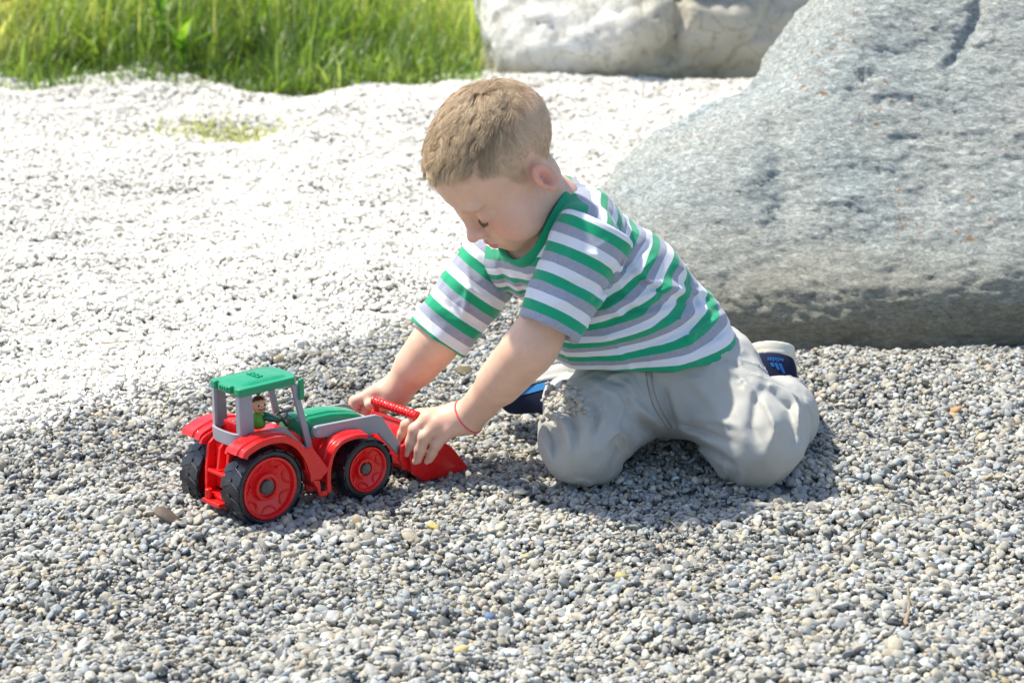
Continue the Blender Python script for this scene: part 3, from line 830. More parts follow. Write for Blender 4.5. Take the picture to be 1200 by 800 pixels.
def build_tractor():
    t = empty('toy_tractor', tuple(TR0), (0, 0, YAW))
    tag(t, 'red toy tractor with green roof, grey cab frame and black wheels, standing on the gravel', 'toy tractor')
    # chassis
    m = MB()
    m.prism([(-.016, .092), (.064, .092), (.078, .079), (.160, .078), (.168, .070), (.168, .042), (.158, .030), (-.006, .030), (-.016, .036)], -.0215, .0215)
    m.build('chassis', RED, t, .0015)
    m = MB()                                             # rear body with ribs and a shelf
    m.prism([(-.016, .094), (-.024, .088), (-.028, .060), (-.030, .022), (-.016, .022)], -.0215, -.0170)
    m.prism([(-.016, .094), (-.024, .088), (-.028, .060), (-.030, .022), (-.016, .022)], .0170, .0215)
    m.box((-.028, -.0165, .056), (-.016, .0165, .060)); m.box((-.0295, -.0165, .030), (-.016, .0165, .034))
    m.prism([(-.016, .092), (-.022, .086), (-.026, .062), (-.016, .062)], -.002, .002)
    m.build('rear_body', RED, t, .0008)
    m = MB(); m.box((-.038, -.018, .024), (-.016, .014, .0290))
    m2 = MB(); m2.tube([(-.0330, .008, .0290), (-.0330, .008, .040)], .0040, 14); m2.build('hitch_pin', RED, t, .0010)
    m.build('tow_hitch', RED, t, .0012)
    m = MB(); m.tube([(.008, -.034, .0455), (.008, .036, .0420)], .004, 12); m.build('axle', DGREY, t)
    m = MB(); m.tube([(.1455, -.032, .035), (.1455, .032, .035)], .004, 12); m.build('axle', DGREY, t)
    # rear mudguards
    path = curve([(-.0310, .0905), (-.0280, .0960), (-.020, .1000), (-.006, .1040), (.012, .1050), (.030, .1010), (.047, .0890), (.058, .0730), (.0640, .0580), (.0665, .0440)], 4)
    for s in (-1, 1):
        m = MB(); m.sweep(path, s*(.0565 if s < 0 else .0610), s*.0265, .0045, .0020)
        side = [(x, z-.003) for x, z in path]+[(.034, .060), (.008, .060), (-.012, .082)]
        m.prism(side, s*.0225, s*.0264)
        m.build('mudguard', RED, t, .0008)
    path = curve([(.0835, .034), (.0855, .053), (.0925, .070), (.1050, .0795), (.1240, .0820), (.1430, .0790)], 4)
    for s in (-1, 1):
        m = MB(); m.sweep(path, s*.0540, s*.0220, .0030, .0016); m.build('front_mudguard', RED, t, .0008)
    for s in (-1, 1):                                    # foot steps between the wheels
        m = MB()
        o = [(.050, .080), (.064, .082), (.089, .047), (.090, .024), (.086, .020), (.073, .020), (.070, .030), (.056, .055)]
        for q0, q1 in ((.0270, .0305), (.0500, .0535)):
            m.prism([(.050, .080), (.064, .082), (.087, .0495), (.0745, .0405), (.0625, .043), (.056, .055)], s*q0, s*q1)
            m.prism([(.0630, .0425), (.0740, .0400), (.0750, .0205), (.073, .020), (.070, .030)], s*q0, s*q1)
            m.prism([(.0835, .0460), (.0885, .0470), (.0900, .024), (.0835, .0215)], s*q0, s*q1)
            m.prism([(.0745, .0265), (.0838, .0265), (.0838, .0200), (.0745, .0200)], s*q0, s*q1*.9985)
        for a, b in (((.058, .0775), (.078, .0595)), ((.078, .0575), (.0885, .0425)), ((.0885, .030), (.0885, .0215))):
            m.bar((a[0], s*.0405, a[1]-.002), (b[0], s*.0405, b[1]-.002), .0180, .003)
        m.bar((.056, s*.0405, .056), (.071, s*.0405, .031), .018, .003)
        m.build('foot_step', RED, t, .0008)
    # cab frame
    m = MB()
    W = .0270
    # lower belt: curved rear panel and side sills
    rear = curve([(-.010, -W), (-.0155, -W+.005), (-.0180, -.010), (-.0180, .010), (-.0155, W-.005), (-.010, W)], 4)
    inner = [(x+.0032, y*.93) for x, y in rear][::-1]
    m.prism_z(rear+inner, .0905, .1055)
    for s in (-1, 1):
        a = s*W; b = s*(W-.0035)
        m.prism([(-.0098, .0930), (-.0098, .1053), (.0465, .1020), (.0495, .0995), (.0805, .0660), (.0860, .0590), (.0740, .0590), (.0450, .0955)], a, b)
        # rear pillar (L-shaped), windscreen pillar
        m.prism([(-.0110, .1050), (-.0090, .1480), (.0045, .1480), (.0068, .1043)], a*.995, s*(W-.0030))
        m.prism_z([(-.0120, a*.98), (-.0092, a), (-.0092, a-s*.0075), (-.0130, a-s*.0068)], .1052, .1479)
        m.prism([(.0580, .1480), (.0652, .1480), (.0820, .0830), (.0868, .0600), (.0785, .0600), (.0745, .0800)], a*.99, s*(W-.0042))
    m.bar((.0825, -W+.004, .0655), (.0825, W-.004, .0655), .0045, .006)
    m.build('cab_frame', GREY, t, .0007)
    # seat and dashboard
    m = MB(); m.box((-.004, -.012, .0918), (.022, .013, .0975)); m.prism([(-.006, .0975), (-.008, .114), (-.004, .114), (-.001, .0975)], -.012, .013)
    m.build('seat', RED, t, .0015)
    # roof
    m = MB()
    x0, x1, w = -.0130, .0680, .0300
    out = [(x0+.003, -w), (x1-.008, -w+.0010), (x1-.001, -w+.007), (x1+.0025, -.012), (x1+.0025, .012), (x1-.001, w-.007), (x1-.008, w-.0010), (x0+.003, w), (x0, w-.003),
           (x0-.0005, .0175), (x0+.0050, .0168), (x0+.0050, .0122), (x0-.0010, .0115), (x0-.0015, 0), (x0-.0010, -.0115), (x0+.0050, -.0122), (x0+.0050, -.0168), (x0-.0005, -.0175), (x0, -w+.003)]
    m.prism_z(out, .1476, .1568)
    m.build('roof', GREEN, t, .0022, seg=3)
    rf = t.children[-1] if False else None
    m = MB()
    n = 10; V = []; F = []
    for i in range(n+1):
        for j in range(n+1):
            u = i/n; v = j/n; x = -.006+.067*u; y = (-.0235+.047*v)*(1-.06*u)
            z = .1572+.0020*(1-(2*u-1)**4)*(1-(2*v-1)**4)**.5 if 0 < i < n and 0 < j < n else .1560
            V.append((x, y, z))
    for i in range(n):
        for j in range(n): F.append((i*(n+1)+j, (i+1)*(n+1)+j, (i+1)*(n+1)+j+1, i*(n+1)+j+1))
    m.add(V, F); m.build('roof_panel', GREEN, t)
    m = MB()
    for k, (a, b) in enumerate(((-.011, -.005), (-.0035, .0025), (.004, .011))):
        m.box((.024, a, .1592), (.0270, b, .1607)); m.box((.029, a+.001, .1590), (.0320, b-.001, .1605))
    m.build('embossed_mark', GREEN, t, .0005)
    m = MB(); 
    for k in range(4): m.box((x0-.0028, -.008+k*.0042, .1515), (x0+.002, -.0055+k*.0042, .1552))
    m.build('roof_rib', GREEN, t, .0006)
    for s in (-1, 1):
        m = MB(); m.box((.0660, s*.0285-.0028, .1290), (.0725, s*.0285+.0028, .1535)); m.build('roof_clip', GREEN, t, .0022, seg=3)
    # hood
    m = MB(); secs = [(.0700, .0155, .1000), (.0720, .0190, .1030), (.0800, .0195, .1035), (.0825, .0185, .1012), (.0865, .0185, .1010), (.0890, .0205, .1030), (.118, .0205, .1020), (.142, .0200, .0975), (.157, .0185, .0930), (.1650, .0155, .0885), (.1675, .0115, .0840)]
    prof = [(-1, 0), (-1, .45), (-.93, .72), (-.80, .88), (-.62, .93), (-.56, 1.0), (-.3, 1.04), (0, 1.05), (.3, 1.04), (.56, 1.0), (.62, .93), (.80, .88), (.93, .72), (1, .45), (1, 0)]
    V = []; k = len(prof)
    for x, ww, zt in secs:
        for a, b in prof: V.append((x, a*ww, .0775+(zt-.0775)*b))
    F = [(i*k+j, (i+1)*k+j, (i+1)*k+j+1, i*k+j+1) for i in range(len(secs)-1) for j in range(k-1)]
    F += [tuple(range(k)), tuple(range(len(secs)*k-1, (len(secs)-1)*k-1, -1))]
    m.add(V, F); m.build('hood', GREEN, t, .0008)
    m = MB(); m.prism([(.1665, .086), (.1720, .0820), (.173, .046), (.1665, .042)], -.014, .014)
    m.build('grille', RED, t, .0015)
    m = MB(); m.tube([(.0690, 0, .092), (.0610, 0, .1040)], .0018, 8); m.rev([(.0085+.0012*math.cos(q), .0012*math.sin(q)) for q in np.linspace(0, 6.283, 8, endpoint=False)], 20, closed=True)
    V = m.V[16:]; rot = Matrix.Rotation(R(62), 3, 'X'); m.V = m.V[:16]+[tuple(Vector((.0605, 0, .1045))+Matrix.Rotation(R(-28), 3, 'Y')@Matrix.Rotation(R(90), 3, 'X')@Vector(v)) for v in V]
    m.build('steering_wheel', DGREY, t)
    # engine side block in red with a round bolt
    for s in (-1, 1):
        m = MB(); m.prism([(.080, .0775), (.134, .0775), (.134, .052), (.098, .044), (.084, .050)], s*.0216, s*.0250); m.build('engine_side', RED, t, .0012)
    # wheels
    make_wheel(t, (.0080, -.0360, .0455), .0470, .0320, -1, .0355, False)
    make_wheel(t, (.0080, .0440, .0405), .0470, .0320, 1, .0355, False)
    make_wheel(t, (.1455, -.0360, .0350), .0385, .026, -1, .0265, True)
    make_wheel(t, (.1455, .0360, .0350), .0385, .026, 1, .0265, True)
    # loader arms
    for s in (-1, 1):
        m = MB()
        arc = [(.0890+.0068*math.cos(a), .0880+.0068*math.sin(a)) for a in np.linspace(math.pi*1.5, math.pi*.5, 9)]
        m.prism(arc+[(.1720, .0905), (.1800, .0870), (.2125, .0400), (.2115, .0345), (.2060, .0330), (.2015, .0370), (.1740, .0680), (.1640, .0690)], s*.0265, s*.0320)
        m.build('loader_arm', GREY, t, .0009)
        m = MB(); m.tube([(.0890, s*.0315, .0880), (.0890, s*.0330, .0880)], .0040, 18); m.build('arm_bolt', GREY, t, .0008)
        m = MB(); m.tube([(.2070, s*.026, .0380), (.2070, s*.0345, .0380)], .0028, 14); m.build('arm_pin', DGREY, t, .0005)
        m = MB(); arc = [(.0890+.0052*math.cos(a), s*.0322, .0880+.0052*math.sin(a)) for a in np.linspace(math.pi*1.5, math.pi*.5, 9)]
        m.tube(arc+[(.100, s*.0322, .0934)], .0004, 5); m.build('arm_edge_line', GREY, t)
    m = MB(); m.tube([(.1750, -.027, .0800), (.1750, .027, .0800)], .0028, 12); m.build('arm_crossbar', GREY, t)
    # scoop
    sc_ = empty('scoop', (-.0075, 0, 0)); sc_.parent = t
    m = MB()
    back = [(.2330, .0660), (.2250, .0500), (.2200, .0340), (.2230, .0170), (.2350, .0060), (.3050, .0000)]
    V = []; F = []; n = len(back)
    for yy in (-.0445, .0445):
        for x, z in back: V.append((x, yy, z))
        for x, z in back: V.append((x+(.0030 if z > .015 else .0), yy, z+(.0 if z > .015 else .0028)))
    ring = list(range(n))+list(range(2*n-1, n-1, -1))
    m2 = [V[i] for i in ring]
    m.prism([(v[0], v[2]) for v in m2], -.0405, .0405)
    m.build('bucket_back', RED, sc_, .0010)
    for s in (-1, 1):
        m = MB(); m.prism([(.2320, .0690), (.2470, .0600), (.2830, .0310), (.3060, .0030), (.3040, -.002), (.2400, -.001), (.2220, .0120), (.2180, .0330), (.2220, .0500)], s*.0440, s*.0407)
        m.build('bucket_side', RED, sc_, .0012)
        m = MB(); m.prism([(.2090, .0460), (.2210, .0500), (.2240, .0160), (.2140, .0180), (.2080, .0320)], s*.0335, s*.0370)
        m.build('bucket_bracket', RED, sc_, .0010)
        m = MB(); m.tube([(.2330, s*.0370, .0790), (.2340, s*.0370, .0640)], .0038, 10)
        m.build('handle_post', RED, sc_, .0008)
    # upper back plate with the slot under the handle
    m = MB(); m.box((.2300, -.0405, .0640), (.2345, .0405, .0680)); m.build('back_rim', RED, sc_, .0012)
    m = MB(); nseg = 54; pts = []; rad = []
    for i in range(nseg+1):
        q = i/nseg; pts.append((.2330, -.0420+.0840*q, .0800)); rad.append(.0054-(.0011 if (q*15.0) % 1 < .35 and .04 < q < .96 else 0)-(.0016 if i in (0, nseg) else 0))
    m.tube(pts, rad, 16); m.build('ribbed_handle', RED, sc_)
    return t
tractor = build_tractor()

def build_driver():
    p = TL(.028, -.002, .0985)
    d = empty('toy_driver', tuple(p), (0, 0, YAW)); tag(d, 'small toy driver with brown hair, smiling, in the cab of the tractor', 'toy figure')
    m = MB(); m.tube([(0, 0, 0), (0, 0, .004), (0, 0, .012), (.001, 0, .017), (.001, 0, .019)], [.0085, .0095, .0092, .0068, .0030], 18); m.build('body', LIME, d, sub=1)
    m = MB(); m.tube([(.002, -.008, .0145), (.009, -.0105, .0125), (.018, -.009, .0090), (.027, -.006, .0065)], [.0042, .0046, .0040, .0028], 12); m.build('arm', DGREEN, d, sub=1)
    m = MB(); m.tube([(.002, .008, .0145), (.009, .0105, .0125), (.018, .009, .0090), (.027, .006, .0065)], [.0042, .0046, .0040, .0028], 12); m.build('arm', DGREEN, d, sub=1)
    hd = empty('head', (.002, 0, .0270), (0, 0, R(-98))); hd.parent = d
    V, F = ico(4); me = mesh_np('face', V*np.array([.0088, .0088, .0095]), F); link('face', me, SKINP, hd)
    V2 = V*np.array([.0094, .0094, .0102]); Z = V2[:, 2]-.0028+.0035*(V2[:, 0] < 0)*(-V2[:, 0]/.0094)*-1
    keep = (V2[:, 2] > .0030+.45*V2[:, 0])
    Fk = F[keep[F].all(1)]
    me = mesh_np('hair', V2, Fk); link('hair', me, BROWN, hd)
    for s in (-1, 1):
        m = MB(); a = s*.42
        c = Vector((.0088*math.cos(a), .0088*math.sin(a), .0010))
        V, F = ico(2); m.add(V*np.array([.0008, .0010, .0015])+np.array(c), F.tolist()); m.build('eye', INK, hd)
    m = MB(); m.tube([(.0092*math.cos(a)*math.cos(-.32+.10*math.cos(a*3)*-1), .0092*math.sin(a), -.0022-.0020*math.cos(a*2.6)) for a in np.linspace(-.48, .48, 9)], .00045, 6); m.build('mouth', INK, hd)
    m = MB(); V, F = ico(2); m.add(V*.0011+np.array([.0092, 0, -.0008]), F.tolist()); m.build('nose', SKINP, hd)
build_driver()

# ------------------------------------------------------------------ the child
def pix(p):
    """photo pixel of each world point: used to lay out folds of the cloth where the photo shows them"""
    s, c = math.sin(PITCH), math.cos(PITCH)
    d = p-np.array([0, 0, CAM_H]); z = d[:, 1]*c-d[:, 2]*s
    return 600+FPX*d[:, 0]/z, 400-FPX*(d[:, 1]*s+d[:, 2]*c)/z
def folds(p, lst):
    """lst of (polyline in pixels, half width px, height m); positive = ridge"""
    x, y = pix(p); out = np.zeros(len(p))
    for pts, w, h in lst:
        best = np.full(len(p), 1e9); tt = np.zeros(len(p)); n = len(pts)-1
        for k in range(n):
            (ax, ay), (bx, by) = pts[k], pts[k+1]
            dx, dy = bx-ax, by-ay
            t = np.clip(((x-ax)*dx+(y-ay)*dy)/(dx*dx+dy*dy), 0, 1)
            d = np.hypot(x-ax-t*dx, y-ay-t*dy); m = d < best
            best[m] = d[m]; tt[m] = (k+t[m])/n
        out += h*np.exp(-(best/w)**2)*np.clip(np.sin(np.pi*np.clip(tt*.9+.05, 0, 1))*1.3, 0, 1)
    return out
def near_only(c, r, fn, far=.05):
    c = np.array(c)
    def f(p):
        d = np.linalg.norm(p-c, axis=1)-r; out = np.maximum(d, .02)+.01; m = d < far
        if m.any(): out[m] = fn(p[m])
        return out
    return f

HS = .925
HC = np.array([-.0020, 2.3356, .3735])
HM = np.array([[-.4653, -.6149, -.6367], [.8846, -.3486, -.3097], [-.0315, -.7074, .7061]])
_f = HM[:, 1]+HM[:, 0]*.03; _r = HM[:, 0]-HM[:, 1]*.03; HM = np.stack([_r, _f, HM[:, 2]], 1)
_u = np.linalg.svd(HM); HM = _u[0]@_u[2]
def to_head(p): return (p-HC)@HM/HS
def from_head(q): return HC+(np.asarray(q)*HS)@HM.T

EAR_C = np.array([.0745, -.004, -.006])
_ea = R(30)
EAR_M = np.array([[math.cos(_ea), math.sin(_ea), 0], [-math.sin(_ea), math.cos(_ea), 0], [0, 0, 1.]]).T    # columns: out, forward, up (for the +x side)
EAR_M = np.stack([np.array([math.cos(_ea), -math.sin(_ea), 0]), np.array([math.sin(_ea), math.cos(_ea), 0]), np.array([0, 0, 1.])], 1)
_rx = R(-12)
EAR_M = EAR_M@np.array([[1, 0, 0], [0, math.cos(_rx), -math.sin(_rx)], [0, math.sin(_rx), math.cos(_rx)]])
def ear_sdf(q):
    e = (q-EAR_C)@EAR_M           # x out, y forward, z up
    a = s_ell((0, 0, 0), (.0060, .0140, .0200))(e)
    a = smax(a, -s_ell((.0075, .0020, -.001), (.0085, .0088, .0138))(e), .0015)
    rim = None
    for k in range(9):
        a0, a1 = R(60+k*26), R(60+(k+1)*26)
        pt = lambda t: (.0040, .0122*math.cos(t)*(1 if t < math.pi*1.45 else .7), .0180*math.sin(t))
        c = s_cap(pt(a0), pt(a1), .0024)(e)
        rim = c if rim is None else smin(rim, c, .0012)
    a = smin(a, rim, .002)
    a = smin(a, s_cap((.0030, .0105, .006), (.0005, -.001, .002), .0020, .0014)(e), .002)      # crus
    a = smin(a, s_cap((.0022, .0105, -.002), (.0020, .0095, -.007), .0024)(e), .002)           # tragus
    a = smin(a, s_cap((.0012, -.0080, -.008), (.0012, -.0070, .008), .0018)(e), .0015)           # antihelix
    a = smin(a, s_ell((.0010, .0035, -.0165), (.0035, .0070, .0060))(e), .004)                   # lobe
    return a

def head_sdf(p):
    q = to_head(p); q = q.copy(); qa = q.copy(); qa[:, 0] = np.abs(qa[:, 0])
    a = s_ell((0, -.005, .041), (.0715, .079, .0640))(q)
    a = smin(a, s_ell((0, .034, .034), (.056, .044, .044))(q), .03)
    a = smin(a, s_ell((0, .024, -.028), (.056, .050, .046))(q), .03)
    a = smin(a, s_ell((.036, .044, -.034), (.026, .027, .027))(qa), .02)
    a = smin(a, s_ell((0, .060, -.064), (.018, .015, .013))(q), .018)
    a = smin(a, s_ell((0, .068, -.044), (.021, .015, .017))(q), .014)
    a = smin(a, s_ell((.027, .0725, .019), (.019, .007, .006))(qa), .012)
    a = smax(a, -s_ell((.029, .0900, .004), (.015, .0135, .0095))(qa), .012)
    a = smin(a, s_ell((.0285, .0655, -.0005), (.0128, .0118, .0105))(qa), .005)
    a = smin(a, s_cap((0, .0770, .012), (0, .0875, -.018), .0065, .0068)(q), .012)
    a = smin(a, s_ell((0, .0925, -.0215), (.0082, .0080, .0072))(q), .006)
    a = smin(a, s_ell((.0092, .0840, -.0245), (.0055, .0070, .0052))(qa), .004)
    a = smax(a, -s_ell((.0052, .0890, -.0300), (.0026, .0042, .0022))(qa), .002)
    a = smin(a, s_ell((0, .0825, -.0420), (.0140, .0056, .0042))(q), .004)
    a = smin(a, s_ell((0, .0810, -.0495), (.0125, .0060, .0048))(q), .004)
    xx = q[:, 0]
    line = np.hypot((q[:, 1]-(.0885-14*xx**2))/2.2, q[:, 2]-(-.0458-6*xx**2))
    a = smax(a, -(np.maximum(line-.0008, np.abs(xx)-.0165)), .0025)
    # crease of the closed lids
    lx = qa[:, 0]-.0290
    lid = np.hypot((qa[:, 1]-(.0790-18*lx**2))/2.5, qa[:, 2]-(-.0058+10*lx**2))
    a = smax(a, -(np.maximum(lid-.0005, np.abs(lx)-.0125)), .0016)
    a = smin(a, ear_sdf(qa), .003)
    return a*HS
head_fn = near_only(from_head([0, .0, .02]), .125, head_sdf)

NB = P(646, 240, 2.372)                      # neck base
SN, EN, WN = P(690, 292, 2.300), P(624, 404, 2.275), P(550, 488, 2.362)   # near arm: shoulder, elbow, wrist
SF, EF, WF = P(590, 303, 2.435), P(514, 396, 2.425), P(463, 459, 2.452)   # far arm
TR = tractor_hand = None

def hand_sdf(wrist, knuck, mids, tips, rads, thumb, wr, rough=.0):
    prs = []
    for k in range(4):
        prs.append((s_cap(wrist+(knuck[k]-wrist)*.18, knuck[k], wr*.74, rads[k]*1.22), .010))
    cen = sum(knuck)/4
    prs.append((s_cap(wrist, wrist+(cen-wrist)*.35, wr*.98, wr*.92), .012))
    def f(p):
        a = None
        for g, k in prs:
            v = g(p); a = v if a is None else smin(a, v, k)
        fs = None
        for k in range(4):
            dip = mids[k]+(tips[k]-mids[k])*.52+(mids[k]-knuck[k])*.05
            b = s_cap(knuck[k], mids[k], rads[k]*1.10, rads[k])(p)
            b = smin(b, s_cap(mids[k], dip, rads[k]*1.0, rads[k]*.90)(p), .002)
            b = smin(b, s_cap(dip, tips[k], rads[k]*.92, rads[k]*.78)(p), .002)
            b = smin(b, s_ell(mids[k], np.array([1, 1, 1])*rads[k]*1.03)(p), .002)
            fs = b if fs is None else smin(fs, b, .0008)
        a = smin(a, fs, .006)
        t0, t1, t2, tr = thumb
        b = smin(s_cap(t0, t1, tr*1.35, tr*1.05)(p), s_cap(t1, t2, tr*1.05, tr*.85)(p), .003)
        return smin(a, b, .006)
    return f
HN = dict(k=[P(491, 487, 2.366), P(502, 490, 2.352), P(513, 497, 2.345), P(524, 505, 2.342)],
          m=[P(476, 498, 2.364), P(486, 503, 2.346), P(497, 512, 2.339), P(511, 521, 2.339)],
          t=[P(469, 516, 2.367), P(479, 529, 2.349), P(489, 538, 2.343), P(503, 538, 2.345)],
          r=[.0066, .0074, .0076, .0066])
HF = dict(k=[P(437, 461, 2.442), P(443, 460, 2.456), P(450, 463, 2.466), P(458, 466, 2.472)],
          m=[P(416, 470, 2.440), P(431, 472, 2.446), P(440, 474, 2.452), P(450, 478, 2.462)],
          t=[P(412, 490, 2.436), P(424, 492, 2.442), P(436, 490, 2.446), P(446, 492, 2.456)],
          r=[.0070, .0074, .0072, .0064])
hand_n = near_only(P(515, 502, 2.35), .062, hand_sdf(WN, HN['k'], HN['m'], HN['t'], HN['r'], (P(520, 486, 2.372), P(503, 492, 2.384), P(492, 503, 2.388), .0078), .0178))
hand_f = near_only(P(440, 474, 2.45), .062, hand_sdf(WF, HF['k'], HF['m'], HF['t'], HF['r'], (P(456, 470, 2.446), P(444, 474, 2.436), P(433, 474, 2.430), .0075), .0180))

HIPA, KNA, ANA = P(748, 440, 2.440), P(687, 513, 2.335), P(668, 464, 2.500)
HIPB, KNB, ANB = P(818, 438, 2.440), P(884, 514, 2.340), P(916, 470, 2.500)
def limb(a, m, b, r0, r1, r2, k=.012):
    f1, f2 = s_cap(a, m, r0, r1), s_cap(m, b, r1, r2)
    c = sum(np.array(q) for q in (a, m, b))/3
    rad = max(np.linalg.norm(np.array(q)-c) for q in (a, m, b))+max(r0, r1, r2)
    return near_only(c, rad, lambda p: smin(f1(p), f2(p), k))
arm_n = limb(SN, EN, WN, .030, .0275, .0190)
arm_f = limb(SF, EF, WF, .028, .0262, .0185)
leg_a = limb(HIPA, KNA, ANA, .055, .040, .026); leg_b = limb(HIPB, KNB, ANB, .055, .040, .026)
T0, T1, T2 = P(768, 412, 2.430), P(722, 345, 2.405), P(666, 290, 2.375)
torso_in = [s_cap(T0, T1, .060, .062), s_cap(T1, T2, .062, .050), s_cap(T2, NB, .044, .036), s_cap(SN, SF, .032, .032)]
def body_sdf(p):
    a = head_fn(p)
    nk = s_cap(from_head([0, -.006, -.034]), P(621, 258, 2.362), .0345, .0370)(p)
    a = smin(a, nk, .016)
    t = torso_in[0](p)
    for g in torso_in[1:]: t = smin(t, g(p), .02)
    a = smin(a, t, .012)
    # muscle swell of the forearms
    for fn in (arm_n, arm_f): a = smin(a, fn(p), .012)
    a = smin(a, s_cap(EN+(WN-EN)*.12, EN+(WN-EN)*.5, .0283, .0255)(p), .01)
    a = smin(a, s_cap(EF+(WF-EF)*.20, EF+(WF-EF)*.5, .0266, .0250)(p), .01)
    a = smin(a, hand_n(p), .006); a = smin(a, hand_f(p), .006)
    a = smin(a, leg_a(p), .02); a = smin(a, leg_b(p), .02)
    return a

def skin_material():
    m, nt, b = nm('skin')
    t = attr(nt, 'tint'); co = objco(nt)
    n = noise(nt, 55, 4, co, .6); f = ramp(nt, n.outputs[0], [(.32, (.90, .86, .84)), (.68, (1.06, 1.02, 1.0))])
    c = mixc(nt, t.outputs['Color'], f.outputs[0], .8, 'MULTIPLY')
    nt.links.new(c, b.inputs['Base Color'])
    b.inputs['Roughness'].default_value = .48
    b.inputs['Subsurface Weight'].default_value = .22
    b.inputs['Subsurface Radius'].default_value = (1.0, .35, .18)
    b.inputs['Subsurface Scale'].default_value = .006
    b.inputs['Specular IOR Level'].default_value = .38
    n2 = noise(nt, 1400, 2, co); bump(nt, b, n2.outputs[0], .10, .0003)
    return m

person = empty('person', (T0[0], T0[1], 0))
tag(person, 'small blond boy in striped t-shirt and grey trousers kneeling on gravel, holding the red scoop', 'person')
def child(name, me, m):
    me.transform(Matrix.Translation((-T0[0], -T0[1], 0)))
    return link(name, me, m, person)

SKIN = np.array([.72, .47, .35])
def blob(q, c, r): return np.exp(-(((q-np.array(c))/np.array(r))**2).sum(1))
HAIRLINE = None
def hair_mask(q):
    """signed: positive where hair grows, in head coordinates"""
    ax = np.abs(q[:, 0]); y = q[:, 1]; z = q[:, 2]
    # lower limit of the hair as a height over the forward position
    lim = np.interp(y, [-.12, -.090, -.060, -.030, -.016, .000, .010, .020, .030, .045, .060, .090], [-.036, -.038, -.030, -.014, .022, .020, -.002, .006, .034, .052, .069, .076])
    near_ear = np.exp(-((y+.012)/.018)**2)*sstep(.060, .070, ax)
    return z-lim-near_ear*.004+.0012*vn(q*260, 9)

def build_body():
    lo = np.array([-.24, 2.15, .0]); hi = np.array([.40, 2.62, .56])
    V, Q = sdf_mesh(body_sdf, lo, hi, .0019)
    V = smooth_np(V, Q, 1, .35)
    q = to_head(V); qa = q.copy(); qa[:, 0] = np.abs(qa[:, 0])
    col = np.tile(SKIN, (len(V), 1))
    def mixto(w, c):
        nonlocal col
        w = np.clip(w, 0, 1)[:, None]; col = col*(1-w)+w*np.array(c)
    inhead = np.linalg.norm(q-np.array([0, 0, .02]), axis=1) < .16
    mixto(.55*blob(qa, (.040, .062, -.026), (.022, .03, .018)), (.78, .34, .26))
    mixto(.45*blob(qa, (.0, .096, -.024), (.012, .012, .012)), (.76, .34, .27))
    mixto(.30*blob(qa, (.029, .076, -.004), (.020, .015, .013)), (.66, .36, .29))
    d_ear = ear_sdf(qa); mixto(.60*sstep(.005, -.001, d_ear)*inhead, (.76, .31, .23))
    _e = (qa-EAR_C)@EAR_M; mixto(.5*np.exp(-((_e[:, 1]-.002)/.0075)**2-((_e[:, 2]+.001)/.011)**2)*(_e[:, 0] > -.004)*inhead*(d_ear < .004)*(_e[:, 0] < .0035), (.50, .15, .11))  # bowl of the ear: deeper red, with recess shade put into the tint
    up = np.maximum(np.abs(q[:, 0])/.0150, np.abs(q[:, 2]+.0460)/(.0082*(1-(np.clip(np.abs(q[:, 0]), 0, .0149)/.0155)**2)+.0006))
    mixto(.85*sstep(1.10, .80, up)*(q[:, 1] > .070)*inhead, (.60, .16, .15))
    # pale eyebrows
    bx = qa[:, 0]-.0290
    br = np.exp(-((q[:, 2]-(.0185-7*bx**2))/.0030)**2)*sstep(.021, .014, np.abs(bx))*(q[:, 1] > .05)
    mixto(.55*br*inhead, (.34, .22, .12))
    mixto(.75*sstep(-.006, .012, hair_mask(q))*inhead*(d_ear > .002), (.52, .38, .25))
    for kk in (HN, HF):
        for k in range(4):
            mixto(.50*np.exp(-(np.linalg.norm(V-kk['k'][k], axis=1)/.010)**2), (.76, .36, .27))
            mixto(.40*np.exp(-(np.linalg.norm(V-kk['m'][k], axis=1)/.007)**2), (.74, .38, .28))
            mixto(.55*np.exp(-(np.linalg.norm(V-kk['t'][k], axis=1)/.010)**2), (.78, .35, .27))
    return child('body', mesh_np('body', V, Q, {'tint': col}), skin_material()), V, Q
body, BV, BQ = build_body()

# finger nails
def nail(kk, k, side):
    m_, t_ = kk['m'][k], kk['t'][k]
    d = t_-m_; d /= np.linalg.norm(d)
    o = np.array([-.35, -.85, .30]); o -= d*(o@d); o /= np.linalg.norm(o); s = np.cross(d, o)
    V, F = [], []
    r = kk['r'][k]*.80
    for i in range(5):
        for j in range(5):
            u = -1+i*.5; v = -1+j*.5
            lim = 1-.25*(abs(u) == 1)*(abs(v) == 1)
            th = v*.62*lim
            V.append(t_+d*(u*.0036*lim+.0012)+(o*math.cos(th)+s*math.sin(th))*(r+.0004)*(1 if u < .9 else .93))
    for i in range(4):
        for j in range(4): F.append((i*5+j, (i+1)*5+j, (i+1)*5+j+1, i*5+j+1))
    child('fingernail', mesh_np('fingernail', np.array(V), np.array(F)), NAIL)
NAIL, _n, _b = nm('nail'); _b.inputs['Base Color'].default_value = (.78, .42, .33, 1); _b.inputs['Roughness'].default_value = .35
for k in range(4): nail(HN, k, 1)
for k in range(2): nail(HF, k, 1)

